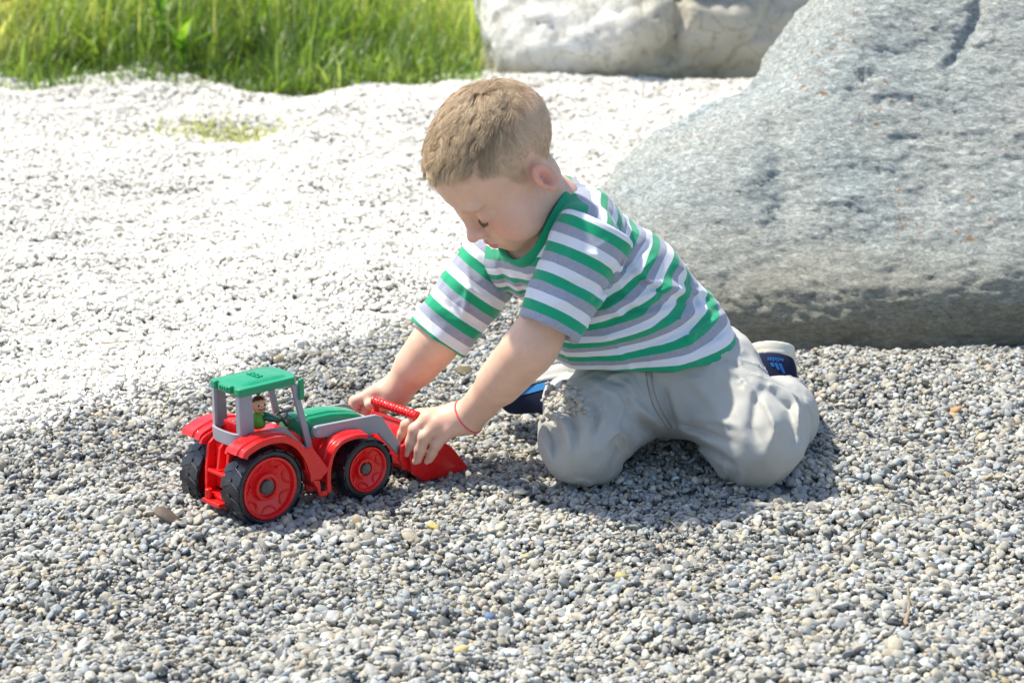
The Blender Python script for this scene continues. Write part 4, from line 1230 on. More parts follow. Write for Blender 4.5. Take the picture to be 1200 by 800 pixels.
# eyelashes on the lowered lids
def lashes():
    r = np.random.default_rng(3)
    m, nt, b = nm('lash'); b.inputs['Base Color'].default_value = (.10, .055, .03, 1); b.inputs['Roughness'].default_value = .5
    for sx in (-1, 1):
        mb = MB()
        for i in range(24):
            u = -1+2*i/23; lx = u*.0125
            base = np.array([sx*(.0290+lx), .0785-18*lx**2, -.0058+10*lx**2])
            d = np.array([sx*(.35*u+.15), .75, -.55]); L = .0062*(1-.35*abs(u))*r.uniform(.7, 1.1)
            pts = [base-d*.001, base+d*L*.5+np.array([0, 0, -.0006]), base+d*L+np.array([0, 0, .0003])]
            mb.tube([from_head(q) for q in pts], [.00032, .00024, .00006], 4)
        mb.tube([from_head((sx*(.0290+lx), .0787-18*lx**2, -.0059+10*lx**2)) for lx in np.linspace(-.0125, .0125, 9)], .00065, 5)
        me = bpy.data.meshes.new('eyelash'); me.from_pydata(mb.V, [], mb.F)
        child('eyelash', me, m)
lashes()

# ---------------- cloth
def stripe_mat():
    m, nt, b = nm('striped_jersey')
    s = attr(nt, 's'); co = objco(nt)
    n = noise(nt, 900, 3, co, .6); n2 = noise(nt, 240, 3, co, .6); wob = noise(nt, 30, 2, co)
    v = mathn(nt, 'ADD', s.outputs['Fac'], mathn(nt, 'MULTIPLY', mathn(nt, 'SUBTRACT', wob.outputs[0], .5), .05))
    fr = mathn(nt, 'FRACT', mathn(nt, 'ADD', v, mathn(nt, 'MULTIPLY', n.outputs[0], .02)))
    marl = mixc(nt, (.24, .26, .34), (.40, .43, .52), n2.outputs[0])
    cr = ramp(nt, fr, [(0, (.010, .34, .17)), (.335, (0, 0, 0)), (.655, (.74, .76, .82))], 'CONSTANT')
    isg = mathn(nt, 'MULTIPLY', mathn(nt, 'GREATER_THAN', fr, .335), mathn(nt, 'LESS_THAN', fr, .655))
    c = mixc(nt, cr.outputs[0], marl, isg)
    c = mixc(nt, c, mixc(nt, (.86, .86, .86), (1.05, 1.05, 1.05), n.outputs[0]), .7, 'MULTIPLY')
    nt.links.new(c, b.inputs['Base Color'])
    b.inputs['Roughness'].default_value = .85
    b.inputs['Sheen Weight'].default_value = .25
    b.inputs['Specular IOR Level'].default_value = .2
    # knit
    w = nd(nt, 'ShaderNodeTexWave'); w.inputs['Scale'].default_value = 420; w.inputs['Distortion'].default_value = 3; nt.links.new(co, w.inputs['Vector'])
    h = mathn(nt, 'ADD', mathn(nt, 'MULTIPLY', w.outputs[1], .4), n.outputs[0])
    bump(nt, b, h, .22, .0006)
    return m
def cloth_mat(name, col, dirt=None, scale=700):
    m, nt, b = nm(name)
    co = objco(nt); n = noise(nt, scale, 3, co, .6); n2 = noise(nt, 18, 5, co, .6)
    c = mixc(nt, tuple(v*.88 for v in col), tuple(v*1.08 for v in col), n.outputs[0])
    if dirt:
        t = attr(nt, 'dirt')
        f = mathn(nt, 'MULTIPLY', t.outputs['Fac'], ramp(nt, n2.outputs[0], [(.35, (0, 0, 0)), (.62, (1, 1, 1))]).outputs[0])
        c = mixc(nt, c, dirt, f)
    nt.links.new(c, b.inputs['Base Color'])
    b.inputs['Roughness'].default_value = .88; b.inputs['Sheen Weight'].default_value = .15
    b.inputs['Specular IOR Level'].default_value = .2
    bump(nt, b, n.outputs[0], .25, .0006)
    return m
STRIPE = stripe_mat()
AX = NB-T0; AX = AX/np.linalg.norm(AX)
_n0, _n1 = P(606, 246, 2.345), P(646, 276, 2.372)
neck_hole = s_cap(_n0, _n1, .0540, .0450)

SHR = rot_to((.45, .2, -.87), (.8, 0, .4))*np.array([30, 30, 13.])
def shirt_sdf(p):
    a = s_ell(P(767, 405, 2.425), (.094, .082, .075))(p)
    a = smin(a, s_cap(T0, T1, .076, .0755)(p), .03)
    a = smin(a, s_cap(T1, T2, .0755, .060)(p), .03)
    a = smin(a, s_ell(P(700, 372, 2.385), (.062, .060, .066))(p), .03)
    a = smin(a, s_cap(P(686, 282, 2.315), P(603, 303, 2.425), .0420, .0400)(p), .03)
    a = smin(a, s_cap(P(676, 262, 2.37), P(664, 244, 2.395), .044, .034)(p), .02)
    q = p
    a = a+.0028*vn(q*np.array([28, 28, 20]), 91)+.0012*vn(q*60, 92)
    wr = 1-np.abs(vn(q@SHR, 94))*2.4
    a = a-.0032*np.clip(wr, 0, 1)**2*sstep(-.3, .4, vn(q*12, 95))
    wr = 1-np.abs(vn(q@SHR*1.9, 96))*2.6
    a = a-.0014*np.clip(wr, 0, 1)**2*sstep(-.2, .4, vn(q*18, 97))
    a = a-folds(p, SHIRT_FOLDS)*1.25
    hem = (.1365+.004*vn(q*22, 93)+.10*np.clip(p[:, 0]-.20, 0, 1)*.3)-p[:, 2]
    a = smax(a, hem, .003)
    a = smax(a, -neck_hole(p), .002)
    return a
SHIRT_FOLDS = [([(690, 372), (730, 350), (790, 338), (838, 345)], 5, .0045), ([(700, 384), (745, 362), (800, 352)], 4, -.004),
               ([(672, 402), (740, 392), (800, 372), (850, 352)], 6, .0040), ([(690, 412), (760, 402), (830, 376)], 4, -.0035),
               ([(735, 300), (760, 330), (800, 335)], 5, .003), ([(790, 300), (815, 330), (845, 352)], 5, .003), ([(735, 320), (775, 345), (840, 362)], 4, -.003),
               ([(600, 330), (612, 352), (620, 372)], 5, .004), ([(585, 310), (592, 330), (600, 345)], 4, -.0035), ([(623, 318), (632, 345)], 5, -.003),
               ([(700, 425), (760, 418), (835, 395)], 4, .003),
               ([(728, 330), (745, 322), (770, 300)], 3.5, .004), ([(722, 318), (742, 306), (760, 285)], 3.5, -.004), ([(716, 345), (740, 348), (775, 335)], 3.5, -.004), ([(705, 360), (735, 372), (785, 366)], 4, .004),
               ([(800, 400), (825, 385), (850, 365)], 4, .004), ([(815, 408), (838, 396), (858, 380)], 3.5, -.004), ([(790, 320), (812, 345), (822, 375)], 4, -.003)]
V, Q = sdf_mesh(shirt_sdf, (-.06, 2.22, .11), (.32, 2.56, .42), .0023)
V = smooth_np(V, Q, 1, .5)
w = np.clip((V[:, 2]-.122)/.118, 0, 1)
s1 = (V[:, 2]-.135)*1.10; s2 = (V-T0)@AX-.012
s = (1-w)*s1+w*s2
ccc = child('t_shirt', mesh_np('t_shirt', V, Q, {'s': -(s)/.0285+.30}), STRIPE)
shirt_ob = ccc

def sleeve(a, b, r0, r1, seed, fl, ph):
    a = np.array(a); b = np.array(b); ax = (b-a)/np.linalg.norm(b-a); L = np.linalg.norm(b-a)
    def f(p):
        o = s_cap(a, b+ax*.03, r0, r1+(r1-r0)*.1)(p)
        wr = 1-np.abs(vn(p@SHR*1.5, seed+3))*2.4
        o = o+.0020*vn(p*45, seed)-folds(p, fl)*1.2-.0018*np.clip(wr, 0, 1)**2
        i = s_cap(a+ax*.5*L, b+ax*.05, r0*.4, r1-.0026)(p)
        o = smax(o, -i, .001)
        t = (p-a)@ax
        o = smax(o, t-L-.002*vn(p*40, seed+1), .0015)
        return smax(o, -t-.012, .004)
    lo = np.minimum(a, b)-.065; hi = np.maximum(a, b)+.065
    V, Q = sdf_mesh(f, lo, hi, .0021)
    V = smooth_np(V, Q, 1, .5)
    t = (V-a)@ax
    me = mesh_np('sleeve', V, Q, {'s': t/.0335+ph})
    return child('sleeve', me, STRIPE)
sleeve(P(696, 276, 2.300), P(642, 386, 2.262), .0450, .0355, 101,
       [([(665, 290), (700, 300), (730, 318)], 4, .003), ([(650, 330), (690, 335), (722, 345)], 4, -.003), ([(640, 355), (680, 352), (705, 358)], 4, .003), ([(735, 290), (715, 330), (690, 360)], 4, -.004), ([(640, 310), (672, 300)], 4, .002)], .12)
sleeve(P(585, 300, 2.440), P(513, 396, 2.426), .0405, .0365, 105,
       [([(560, 300), (575, 325), (590, 340)], 4, -.004), ([(535, 330), (560, 345), (575, 352)], 4, .003), ([(520, 350), (540, 372), (560, 380)], 4, -.003), ([(545, 305), (550, 340), (540, 380)], 4, .003)], .5)

# shoulder seam and collar band
def band(name, pts, r, m, closed=True, flat=1.0, n=10):
    pts = [np.array(p) for p in pts]; k = len(pts); out = []
    for i in range(k):
        a, b, c, d = pts[(i-1) % k], pts[i], pts[(i+1) % k], pts[(i+2) % k]
        for t in np.linspace(0, 1, 8, endpoint=False):
            out.append(.5*((2*b)+(-a+c)*t+(2*a-5*b+4*c-d)*t*t+(-a+3*b-3*c+d)*t**3))
    out = np.array(out); N_ = len(out); cen = out.mean(0)
    nv = np.linalg.svd(out-cen)[2][2]
    V = []
    for i, p in enumerate(out):
        t = out[(i+1) % N_]-out[i-1]; t /= np.linalg.norm(t)
        y = nv-t*(nv@t); y /= np.linalg.norm(y); x = np.cross(t, y)
        for k2 in range(n):
            a = 2*math.pi*k2/n; V.append(p+x*math.cos(a)*r*flat+y*math.sin(a)*r)
    F = [(i*n+j, i*n+(j+1) % n, ((i+1) % N_)*n+(j+1) % n, ((i+1) % N_)*n+j) for i in range(N_) for j in range(n)]
    return child(name, mesh_np(name, np.array(V), np.array(F)), m)
GREENC = cloth_mat('green_rib', (.010, .33, .165))
d_ = NB-from_head([0, -.034, -.028]); d_ /= np.linalg.norm(d_)
def snap(pt, off=.0):
    """slide a point onto the rim where the neck hole leaves the shirt"""
    p = np.array(pt, float)[None]
    for _ in range(60):
        e = .001
        def grad(f):
            b = f(p)[0]; return np.array([f(p+np.eye(3)[i]*e)[0]-b for i in range(3)])/e, b
        g1, v1 = grad(lambda x: neck_hole(x)); g2, v2 = grad(shirt_plain)
        p = p-(g1*(v1-off)*.5)[None]; p = p-(g2*v2*.5)[None]/max(g2@g2, .3)
    return p[0]
def shirt_plain(p):
    a = smin(s_cap(T1, T2, .0755, .060)(p), s_cap(P(686, 282, 2.315), P(603, 303, 2.425), .0420, .0400)(p), .03)
    return smin(a, s_cap(P(676, 262, 2.37), P(664, 244, 2.395), .044, .034)(p), .02)
def rim_ring():
    """collar: the closed curve where the neck hole meets the outside of the shirt"""
    ax = (_n1-_n0)/np.linalg.norm(_n1-_n0); x = np.cross(ax, (0, 0, 1.)); x /= np.linalg.norm(x); y = np.cross(ax, x)
    out = []
    for a in np.linspace(0, 2*math.pi, 72, endpoint=False):
        d = x*math.cos(a)+y*math.sin(a)
        # walk along the wall of the hole from outside until the cloth begins
        hit = None
        for t in np.linspace(-.10, .14, 160):
            p = _n0+ax*t+d*.03
            for _ in range(3):
                v = neck_hole(p[None])[0]; p = p-d*v
            if shirt_plain(p[None])[0] < 0: hit = p; break
        if hit is not None: out.append(hit+d*.0015-ax*.001)
    return out
rr_ = rim_ring(); print('collar points', len(rr_)); print([tuple(round(float(v), 0) for v in np.array(pix(q_[None]))[:, 0]) for q_ in rr_[::6]])
band('collar', rr_[::4], .0075, GREENC, flat=.40)

def trousers_sdf(p):
    a = s_ell(P(779, 432, 2.440), (.093, .082, .075))(p)
    a = smin(a, s_cap(HIPA, KNA, .066, .0535)(p), .030)
    a = smin(a, s_cap(HIPB, KNB, .070, .0530)(p), .030)
    a = smin(a, s_cap(KNA, ANA, .0520, .030)(p), .012)
    a = smin(a, s_cap(KNB, P(914, 486, 2.43), .0520, .0430)(p), .012)
    a = smin(a, s_cap(P(914, 486, 2.43), ANB, .0440, .034)(p), .010)
    a = a+.0026*vn(p*26, 111)+.0012*vn(p*60, 112)
    wr = 1-np.abs(vn(p*np.array([34, 34, 20])+vn(p*15, 115)[:, None]*.8, 114))*2.2
    a = a-.0040*np.clip(wr, 0, 1)**2*(.35+.65*sstep(-.2, .4, vn(p*14, 116)))
    wr = 1-np.abs(vn(p@SHR*2.1+vn(p*30, 118)[:, None]*.6, 117))*2.6
    a = a-.0016*np.clip(wr, 0, 1)**2*sstep(-.1, .5, vn(p*17, 119))
    a = a-folds(p, PANT_FOLDS)*1.35
    x = p[:, 2]-(.152+.003*vn(p*20, 113))
    return smax(a, x, .004)
PANT_FOLDS = [([(895, 450), (886, 472), (882, 500), (890, 520)], 6, -.0055), ([(893, 445), (915, 452), (935, 468), (942, 500)], 7, .0035), ([(892, 456), (906, 462), (922, 478), (930, 498)], 4.5, -.0015), ([(884, 458), (898, 476), (908, 500), (906, 520)], 4, .004), ([(636, 486), (648, 492), (656, 508), (654, 524)], 3.5, -.006), ([(650, 478), (668, 484), (676, 504)], 3.5, -.004), ([(682, 470), (690, 488), (688, 510)], 4, .004), ([(900, 458), (922, 478), (930, 510), (922, 530)], 6, -.0040), ([(905, 480), (908, 505), (902, 530)], 7, .0035), ([(860, 470), (868, 500), (875, 525)], 7, .0025),
              ([(800, 515), (830, 525), (862, 545)], 4, -.005), ([(790, 500), (815, 510), (845, 528)], 5, .004), ([(775, 448), (783, 475), (792, 503)], 4, -.005), ([(762, 440), (770, 470), (785, 500)], 3, .0030),
              ([(735, 450), (752, 478), (780, 505)], 5, .005), ([(725, 455), (740, 485), (770, 512)], 4, -.005), ([(706, 450), (712, 480), (705, 500)], 5, .004), ([(690, 465), (700, 490), (694, 515)], 4, -.004),
              ([(640, 492), (650, 515), (652, 540)], 4, -.006), ([(652, 480), (664, 505), (668, 535)], 5, .005), ([(668, 470), (676, 495), (675, 525)], 4, -.004), ([(805, 440), (835, 470), (850, 500)], 7, .0025),
              ([(700, 440), (730, 452), (760, 480)], 4, -.004), ([(690, 445), (722, 462), (748, 492)], 3.5, .0035), ([(795, 498), (835, 508), (860, 520)], 3.5, -.0035), ([(800, 490), (840, 492), (866, 500)], 4, .003), ([(720, 500), (735, 515), (738, 535)], 3.5, .004), ([(715, 515), (722, 530), (716, 548)], 3.5, -.003), ([(842, 425), (868, 440), (884, 462)], 4, .003), ([(632, 505), (640, 525), (648, 545)], 3.5, .003), ([(830, 420), (860, 425), (880, 440)], 5, -.003), ([(755, 520), (740, 535), (725, 548)], 4, -.003)]
V, Q = sdf_mesh(trousers_sdf, (-.0, 2.24, -.02), (.40, 2.60, .18), .0023)
V = smooth_np(V, Q, 1, .5)
px_, py_ = pix(V)
dirt = .75*np.exp(-((px_-742)/20)**2-((py_-520)/18)**2)+.35*np.exp(-((px_-880)/45)**2-((py_-545)/16)**2)+.35*np.exp(-((px_-680)/40)**2-((py_-550)/16)**2)+.25*np.exp(-((px_-790)/30)**2-((py_-500)/20)**2)
PANT = cloth_mat('grey_cotton_twill', (.43, .43, .405), (.24, .19, .13), 900)
child('trousers', mesh_np('trousers', V, Q, {'dirt': dirt}), PANT)

def surf_line(fn, pts, start_y, name, m, r=.0007, lift=.0006, dash=0):
    """thread laid on a surface: rays of the given pixels marched to the surface"""
    out = []
    for (x, y) in pts:
        a = P(x, y, start_y); d = a-np.array([0, 0, CAM_H]); d /= np.linalg.norm(d); t = 0
        p = a.copy()
        for _ in range(60):
            v = fn(p[None])[0]; p = p+d*v*.7
            if abs(v) < 1e-4: break
        out.append(p-d*lift)
    return out
def dense(pts, n=10):
    pts = np.array(pts, float); o = []
    for i in range(len(pts)-1):
        for t in np.linspace(0, 1, n, endpoint=False): o.append(pts[i]*(1-t)+pts[i+1]*t)
    o.append(pts[-1]); return o
SEAM = cloth_mat('seam_thread', (.26, .25, .22))
for pts in ([(763, 434), (766, 455), (774, 478), (788, 502)], [(757, 434), (760, 456), (768, 480), (784, 504)], [(760, 436), (800, 433), (858, 404)]):
    mb = MB(); mb.tube(surf_line(trousers_sdf, curve(pts, 8), 2.2, 'seam', SEAM), .00065, 5)
    me = bpy.data.meshes.new('seam'); me.from_pydata(mb.V, [], mb.F); child('seam', me, SEAM)

# ---------------- shoes
NAVY = cloth_mat('navy_canvas', (.008, .014, .042), None, 1200)
NAVY.node_tree.nodes['Principled BSDF'].inputs['Sheen Weight'].default_value = .0
SOLE = plastic('cream_rubber', (.62, .59, .50), .55, .5)
WHITE_SOLE = plastic('white_rubber', (.80, .80, .78), .5, .2)
BLUE = cloth_mat('blue_trim', (.015, .16, .42), None, 1200)
def make_shoe(heel, toe_dir, sole_n, sole_mat, trim=False, mark=False):
    t = np.array(toe_dir, float); t /= np.linalg.norm(t)
    n = np.array(sole_n, float); n -= t*(n@t); n /= np.linalg.norm(n); s = np.cross(t, n)
    M = np.stack([s, t, n], 1); heel = np.array(heel)
    def loc(p): return (p-heel)@M         # x across, y heel to toe, z towards the sole
    def upper(p):
        q = loc(p)
        a = s_ell((0, .034, -.022), (.0275, .036, .036))(q)
        a = smin(a, s_cap((0, .030, -.012), (0, .118, -.006), .0260, .0240)(q), .02)
        a = smin(a, s_cap((0, .030, -.030), (0, .020, -.052), .0270, .0255)(q), .012)
        a = smax(a, q[:, 2]-.004, .003)
        a = smax(a, -(s_cap((0, .026, -.040), (0, .016, -.075), .0225, .0230)(q)), .002)
        return a
    def sole(p):
        q = loc(p).copy()
        r = .0295+.003*sstep(.05, .11, q[:, 1])
        y = np.clip(q[:, 1], .030, .122)
        d = np.hypot(q[:, 0], q[:, 1]-y)-r
        rid = .0008*np.sin(q[:, 2]*900)*0
        dz = np.abs(q[:, 2]-.0085)-.0085
        # thin groove round the sidewall
        d = d+.0010*np.exp(-((q[:, 2]-.006)/.0012)**2)
        w = np.stack([np.maximum(d+.002, 0), np.maximum(dz+.002, 0)], 1)
        return np.linalg.norm(w, axis=1)+np.minimum(np.maximum(d, dz)+.002, 0)-.002
    root = empty('shoe', tuple(heel-np.array([T0[0], T0[1], 0]))); root.parent = person
    c = heel+t*.07
    for nme, fn, m in (('upper', upper, NAVY), ('sole', sole, sole_mat)):
        V, Q = sdf_mesh(fn, c-.13, c+.13, .0022)
        V = smooth_np(V, Q, 1, .4)-heel
        me = mesh_np(nme, V, Q); link(nme, me, m, root)
    def stick(q2, lift=.0008, dirn=None):
        """project points given as (x across, z) from behind the heel onto the upper"""
        out = []
        for x, z in q2:
            p = heel+M@np.array([x, -.03, z])
            for _ in range(40):
                v = upper(p[None])[0]; p = p+t*v*.8
            out.append(p-t*lift-heel)
        return out
    if mark:
        BM = cloth_mat('blue_print', (.004, .10, .33), None, 1200)
        # upside-down emblem of three slanted bars, with lettering above them (the shoe is sole up)
        for k, (x0, L) in enumerate(((.0085, .0050), (.0035, .0085), (-.0015, .0120))):
            pts = []; mb = MB()
            o = [(x0+.0, -.0130), (x0-.0034, -.0130), (x0-.0034-L*.45, -.0130-L), (x0-L*.45, -.0130-L)]
            o = [(-x+.008, z) for x, z in o]
            g = []
            for i in range(5):
                for j in range(3):
                    u = i/4; v = j/2
                    a = np.array(o[0])*(1-u)+np.array(o[3])*u; b = np.array(o[1])*(1-u)+np.array(o[2])*u
                    g.append(tuple(a*(1-v)+b*v))
            V = np.array(stick(g)); F = [(i*3+j, (i+1)*3+j, (i+1)*3+j+1, i*3+j+1) for i in range(4) for j in range(2)]
            link('emblem_bar', mesh_np('emblem_bar', V, np.array(F)), BM, root)
        cu = bpy.data.curves.new('lettering', 'FONT'); cu.body = 'adidas'; cu.size = .0080; cu.align_x = 'CENTER'; cu.offset = .0001
        tmp = bpy.data.objects.new('lettering', cu); C.objects.link(tmp)
        dg = bpy.context.evaluated_depsgraph_get(); me = bpy.data.meshes.new_from_object(tmp.evaluated_get(dg))
        bpy.data.objects.remove(tmp)
        bm = bmesh.new(); bm.from_mesh(me); bmesh.ops.triangulate(bm, faces=bm.faces); bm.to_mesh(me); bm.free()
        co = np.array([v.co[:] for v in me.vertices])
        # upside down: letters' up is away from the sole
        sgn = LET_SGN
        st = stick([(sgn*x*1.0+.006, -.0060-y) for x, y, z in co])
        me.vertices.foreach_set('co', np.array(st).ravel()); me.update()
        me.materials.clear(); link('lettering', me, BM, root)
    if trim:
        mb = MB(); 
        V = []; F = []
        k = 40
        for i in range(k):
            y = .008+.110*i/(k-1)
            for j, z in enumerate((-.0015, -.0060, -.0105)):
                for sd in (0,):
                    p = heel+M@np.array([.05*TRIM_SIDE, y, z])
                    for _ in range(40):
                        v = upper(p[None])[0]; p = p-s*TRIM_SIDE*v*.8
                    V.append(p+s*TRIM_SIDE*.0009-heel)
        F = [(i*3+j, (i+1)*3+j, (i+1)*3+j+1, i*3+j+1) for i in range(k-1) for j in range(2)]
        link('side_stripe', mesh_np('side_stripe', np.array(V), np.array(F)), BLUE, root)
    return root
LET_SGN = -1
TRIM_SIDE = -1
make_shoe(P(903, 414, 2.475), (.12, .80, -.52), (.03, .45, .85), SOLE, mark=True)
make_shoe(P(684, 440, 2.500), (-.088, .078, -.044), (-.10, .36, .92), WHITE_SOLE, trim=True)

# string bracelet on the near wrist
def bracelet():
    a, b = P(533, 474, 2.353), P(556, 508, 2.350)
    ax = (WN-EN)/np.linalg.norm(WN-EN); cen = WN-ax*.001
    tilt = np.array([-.30, -.25, .15])
    n = ax+tilt; n /= np.linalg.norm(n)
    x = np.cross(n, (0, 0, 1.)); x /= np.linalg.norm(x); y = np.cross(n, x)
    pts = []
    for k in range(40):
        an = 2*math.pi*k/40; d = x*math.cos(an)+y*math.sin(an); p = cen+d*.03
        for _ in range(30):
            v = body_sdf(p[None])[0]; p = p-d*v*.8
        pts.append(p+d*.0006)
    mb = MB(); mb.tube(pts+[pts[0]], .00095, 6)
    me = bpy.data.meshes.new('bracelet'); me.from_pydata(mb.V, [], mb.F)
    m, nt, bb = nm('pink_string'); bb.inputs['Base Color'].default_value = (.80, .09, .12, 1); bb.inputs['Roughness'].default_value = .7
    o = child('string_bracelet', me, m)
    V, F = ico(2); i = int(np.argmax([p[2] for p in pts]))
    m, nt, bb = nm('turquoise_bead'); bb.inputs['Base Color'].default_value = (.03, .45, .50, 1)
    child('bead', mesh_np('bead', V*.0019+pts[i]+np.array([0, 0, .001]), F), m)
bracelet()

# ---------------- hair
def build_hair():
    r = np.random.default_rng(12)
    N = vnormals(BV, BQ); q = to_head(BV); nl = N@HM
    qa = q.copy(); qa[:, 0] = np.abs(qa[:, 0])
    ok = (hair_mask(q) > 0) & (np.linalg.norm(q-np.array([0, -.01, .04]), axis=1) < .115) & (q[:, 2] > -.06) & (ear_sdf(qa) > .0025)
    idx = np.nonzero(ok)[0]
    wgt = 1+2.2*sstep(.055, .085, q[idx, 2]); wgt /= wgt.sum()
    n = 24000
    pick = r.choice(idx, n, p=wgt)
    root = q[pick]+r.normal(size=(n, 3))*.0008; nn = nl[pick]
    top = sstep(.036, .092, root[:, 2]+.25*np.clip(root[:, 1], -.05, .08))*sstep(-.095, -.035, root[:, 1])
    front = sstep(.02, .075, root[:, 1])
    hm = hair_mask(root)
    # flow: forward and down over the top, straight down at sides and back
    whorl = np.array([.012, -.052, .112]); dv = root-whorl
    rad = dv/(np.linalg.norm(dv, axis=1)[:, None]+.01)
    flow = top[:, None]*(rad*.55+np.array([0, .85, 0]))+(1-top)[:, None]*np.array([0, .22, -1.0])
    cl = np.stack([vn(root*75, 201), vn(root*75, 202), vn(root*75, 203)], 1)+.7*np.stack([vn(root*190, 204), vn(root*190, 205), vn(root*190, 206)], 1)
    flow = flow+cl*(.20+.65*top)[:, None]+r.normal(size=(n, 3))*(.10+.10*top)[:, None]
    flow -= nn*(flow*nn).sum(1)[:, None]; flow /= np.linalg.norm(flow, axis=1)[:, None]+1e-6
    L = (.0042+.0190*top+.002*top*front)*np.exp(r.normal(size=n)*.16)*sstep(-.001, .010, hm+.003)
    lift = .20+.34*top*(1-.30*front)+r.normal(size=n)*.08
    segs = 4; V = np.zeros((n, segs+1, 3, 3))
    rr = (.00014+.00012*top)*(1+.3*r.random(n))
    side = np.cross(nn, flow)
    p = root.copy(); d = nn*lift[:, None]+flow; d /= np.linalg.norm(d, axis=1)[:, None]
    for k in range(segs+1):
        w = rr*(1-.8*(k/segs)**1.5)
        for j, (a, b) in enumerate(((1, 0), (-.5, .87), (-.5, -.87))):
            V[:, k, j] = p+(side*a+nn*b)*w[:, None]
        p = p+d*(L/segs)[:, None]
        d = d*1.0+flow*.22-nn*.30*lift[:, None]+np.array([0, .03, -.16])*(top*.5)[:, None]; d /= np.linalg.norm(d, axis=1)[:, None]
    gi = r.choice(np.nonzero(top > .25)[0], 300, replace=False); cent = V.mean(2)
    near = np.zeros(n, int)
    for i0 in range(0, n, 4000):
        near[i0:i0+4000] = gi[np.argmin(((root[i0:i0+4000, None]-root[gi][None])**2).sum(-1), 1)]
    for k in range(1, segs+1):
        V[:, k] += ((cent[near, k]-cent[:, k])*(.85*top*(k/segs)**1.1*r.uniform(.6, 1, n))[:, None])[:, None]
    W = from_head(V.reshape(-1, 3))
    idx = np.arange(n*(segs+1)*3).reshape(n, segs+1, 3)
    F = np.concatenate([np.stack([idx[:, :-1, j], idx[:, :-1, (j+1) % 3], idx[:, 1:, (j+1) % 3], idx[:, 1:, j]], -1).reshape(-1, 4) for j in range(3)])
    tone = np.repeat(np.clip(r.normal(size=n)*.20+.62-.10*top+.25*front*top+.38*vn(root[near]*400, 207)*top, 0, 1), (segs+1)*3)
    al = np.tile(np.repeat(np.linspace(0, 1, segs+1), 3), n)
    tp = np.repeat(top, (segs+1)*3)
    m, nt, b = nm('blond_hair')
    t = attr(nt, 'tone'); a = attr(nt, 'along'); tt = attr(nt, 'top')
    c1 = ramp(nt, t.outputs['Fac'], [(0, (.15, .090, .045)), (.5, (.36, .245, .14)), (1, (.72, .55, .35))])
    c2 = ramp(nt, t.outputs['Fac'], [(0, (.46, .35, .22)), (1, (.74, .61, .43))])
    c = mixc(nt, c2.outputs[0], c1.outputs[0], tt.outputs['Fac'])
    c = mixc(nt, c, (.74, .59, .39), mathn(nt, 'MULTIPLY', mathn(nt, 'MULTIPLY', a.outputs['Fac'], a.outputs['Fac']), .55))
    nt.links.new(c, b.inputs['Base Color']); b.inputs['Roughness'].default_value = .42; b.inputs['Specular IOR Level'].default_value = .55
    me = mesh_np('hair', W, F, {'tone': tone, 'along': al, 'top': tp})
    child('hair', me, m)
build_hair()

# pebbles that have rolled onto the boy's folded leg
def rest_on(px, py, fn, zs=.2, Y=2.45):
    p = P(px, py, 2.2); d = p-np.array([0, 0, CAM_H]); d /= np.linalg.norm(d)
    for _ in range(80):
        v = min(fn(p[None])[0], p[2]-float(H(p[0], p[1]))-.002); p = p+d*v*.7
        if v < 1e-4: break
    return p-d*.001
def leg_pebbles():
    r = np.random.default_rng(77); Vs, Fs, T = [], [], []; off = 0
    for i in range(120):
        px = 660+r.normal()*14; py = 470+r.normal()*10
        if not (634 < px < 692 and 449 < py < 496): continue
        p = rest_on(px, py, trousers_sdf)
        V, F = pebble(r, .0075*math.exp(r.normal()*.25), ICO2, seed=i)
        e = np.array(Euler(r.normal(size=3)*.7+np.array([0, 0, r.uniform(0, 6)])).to_matrix())
        V = V@e.T+p+np.array([0, 0, r.uniform(.000, .003)])
        Vs.append(V); Fs.append(F+off); off += len(V); T.append(np.full(len(V), r.random()))
    me = mesh_np('spilled_pebbles', np.concatenate(Vs), np.concatenate(Fs), {'tone': np.concatenate(T), 'dusty': np.full(off, .22)})
    tag(link('spilled_pebbles', me, MAT_GRAVEL), kind='stuff')
leg_pebbles()

# single stones, twigs and bits that stand out from the gravel
def stone(px, py, size, col, label, seed, ang=.0, flat=1.0, name='stone', sink=.25):
    r = np.random.default_rng(seed); g = G(px, py); z = float(H(g[0], g[1]))
    V, F = pebble(r, size, ICO3, seed=seed, angular=ang); V = V*np.array([1, 1, flat])
    V = V+vnormals(V, F)*(.03*size*fbm(V/size*5, 3, seed))[:, None]
    V = V@np.array(Euler((r.normal()*.2, r.normal()*.2, r.uniform(0, 6))).to_matrix()).T
    m, nt, b = nm('stone_surface'); co = objco(nt); n = noise(nt, 260, 6, co, .65)
    nt.links.new(mixc(nt, tuple(v*.65 for v in col), tuple(min(1, v*1.25) for v in col), n.outputs[0]), b.inputs['Base Color']); b.inputs['Roughness'].default_value = .7
    bump(nt, b, n.outputs[0], .5, .001)
    o = link(name, mesh_np(name, V, F), m); o.location = (g[0], g[1], z+size*flat*(.5-sink)+.002)
    tag(o, label, 'stone' if name != 'dirt_clod' else 'clod'); return o
stone(197, 622, .027, (.115, .085, .065), 'flat dark brown stone lying left of the tractor rear wheels', 4, 1.0, .75)
stone(508, 618, .012, (.50, .42, .14), 'small yellow pebble on the gravel in front of the scoop', 5, 0, .9)
stone(545, 437, .030, (.13, .105, .055), 'crumbly brown clod of earth between the two arms of the boy', 6, .6, .55, 'dirt_clod')
stone(573, 703, .013, (.13, .19, .32), 'blue-grey pebble in the middle foreground', 7, 0, .8)
stone(728, 678, .014, (.40, .36, .16), 'olive yellow pebble right of the middle foreground', 8, 0, .8)
stone(1050, 738, .016, (.045, .045, .05), 'nearly black pebble in the right foreground', 9, 0, .7)
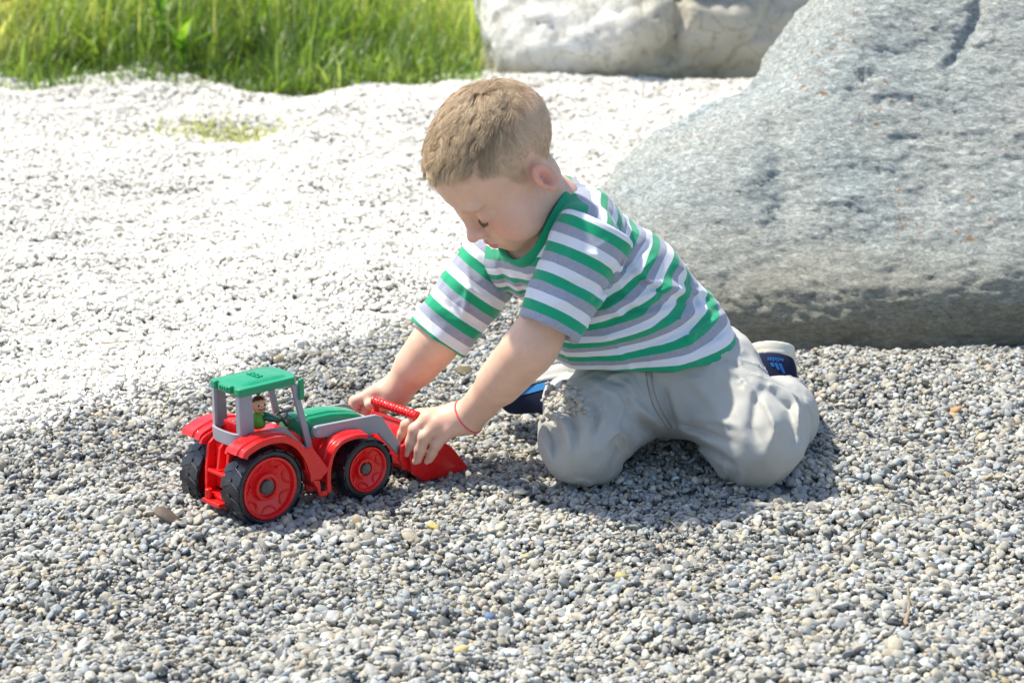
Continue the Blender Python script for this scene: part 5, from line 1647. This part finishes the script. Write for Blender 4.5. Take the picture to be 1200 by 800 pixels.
stone(597, 775, .015, (.75, .74, .70), 'white pebble at the bottom edge of the picture', 10, 0, .8)
stone(540, 776, .012, (.55, .44, .18), 'ochre pebble at the bottom edge, left of the white one', 13, 0, .8)
stone(984, 722, .017, (.42, .42, .40), 'large pale grey pebble in the right foreground beside a short stick', 14, .0, .8)
stone(1120, 485, .014, (.45, .24, .10), 'rusty orange pebble on the gravel before the big boulder', 15, .0, .8)
def twig(pts, r0, label, col=(.20, .165, .12)):
    P3 = []
    for i, (x, y, dz) in enumerate(pts):
        g = G(x, y); P3.append(np.array([g[0], g[1], float(H(g[0], g[1]))+.006+dz]))
    base = P3[0]; rr = np.random.default_rng(int(pts[0][0]))
    q = []
    for i in range(len(P3)-1):
        for t in np.linspace(0, 1, 5, endpoint=False): q.append(P3[i]*(1-t)+P3[i+1]*t+rr.normal(size=3)*r0*.35)
    q.append(P3[-1]); n = len(q)
    mb = MB(); mb.tube([tuple(v-base) for v in q], [r0*(1-.6*i/n)*(1+.15*math.sin(i*2.1)) for i in range(n)], 7)
    m, nt, b = nm('dry_wood'); nz = noise(nt, 300, 4, objco(nt), .6)
    nt.links.new(mixc(nt, tuple(v*.6 for v in col), tuple(v*1.5 for v in col), nz.outputs[0]), b.inputs['Base Color']); b.inputs['Roughness'].default_value = .85
    o = mb.build('twig', m); o.location = tuple(base); tag(o, label, 'twig')
twig([(980, 648, .001), (1000, 634, .003), (1023, 619, .003)], .0016, 'thin straight grey twig lying slantwise right of the boy')
twig([(778, 620, .002), (790, 629, .003), (806, 640, .002)], .0010, 'short thin twig below the knees of the boy')
twig([(1062, 742, .001), (1064, 731, .006), (1063, 718, .014)], .0022, 'short stick poking up from the gravel in the right foreground', (.28, .22, .15))
twig([(262, 668, .001), (276, 655, .002), (292, 640, .002)], .0009, 'fine dried stalk on the gravel below the rear wheel of the tractor', (.30, .26, .19))
twig([(120, 417, .002), (150, 420, .003), (178, 421, .002)], .0012, 'thin brown twig lying on the pale gravel left of the tractor roof', (.26, .20, .13))
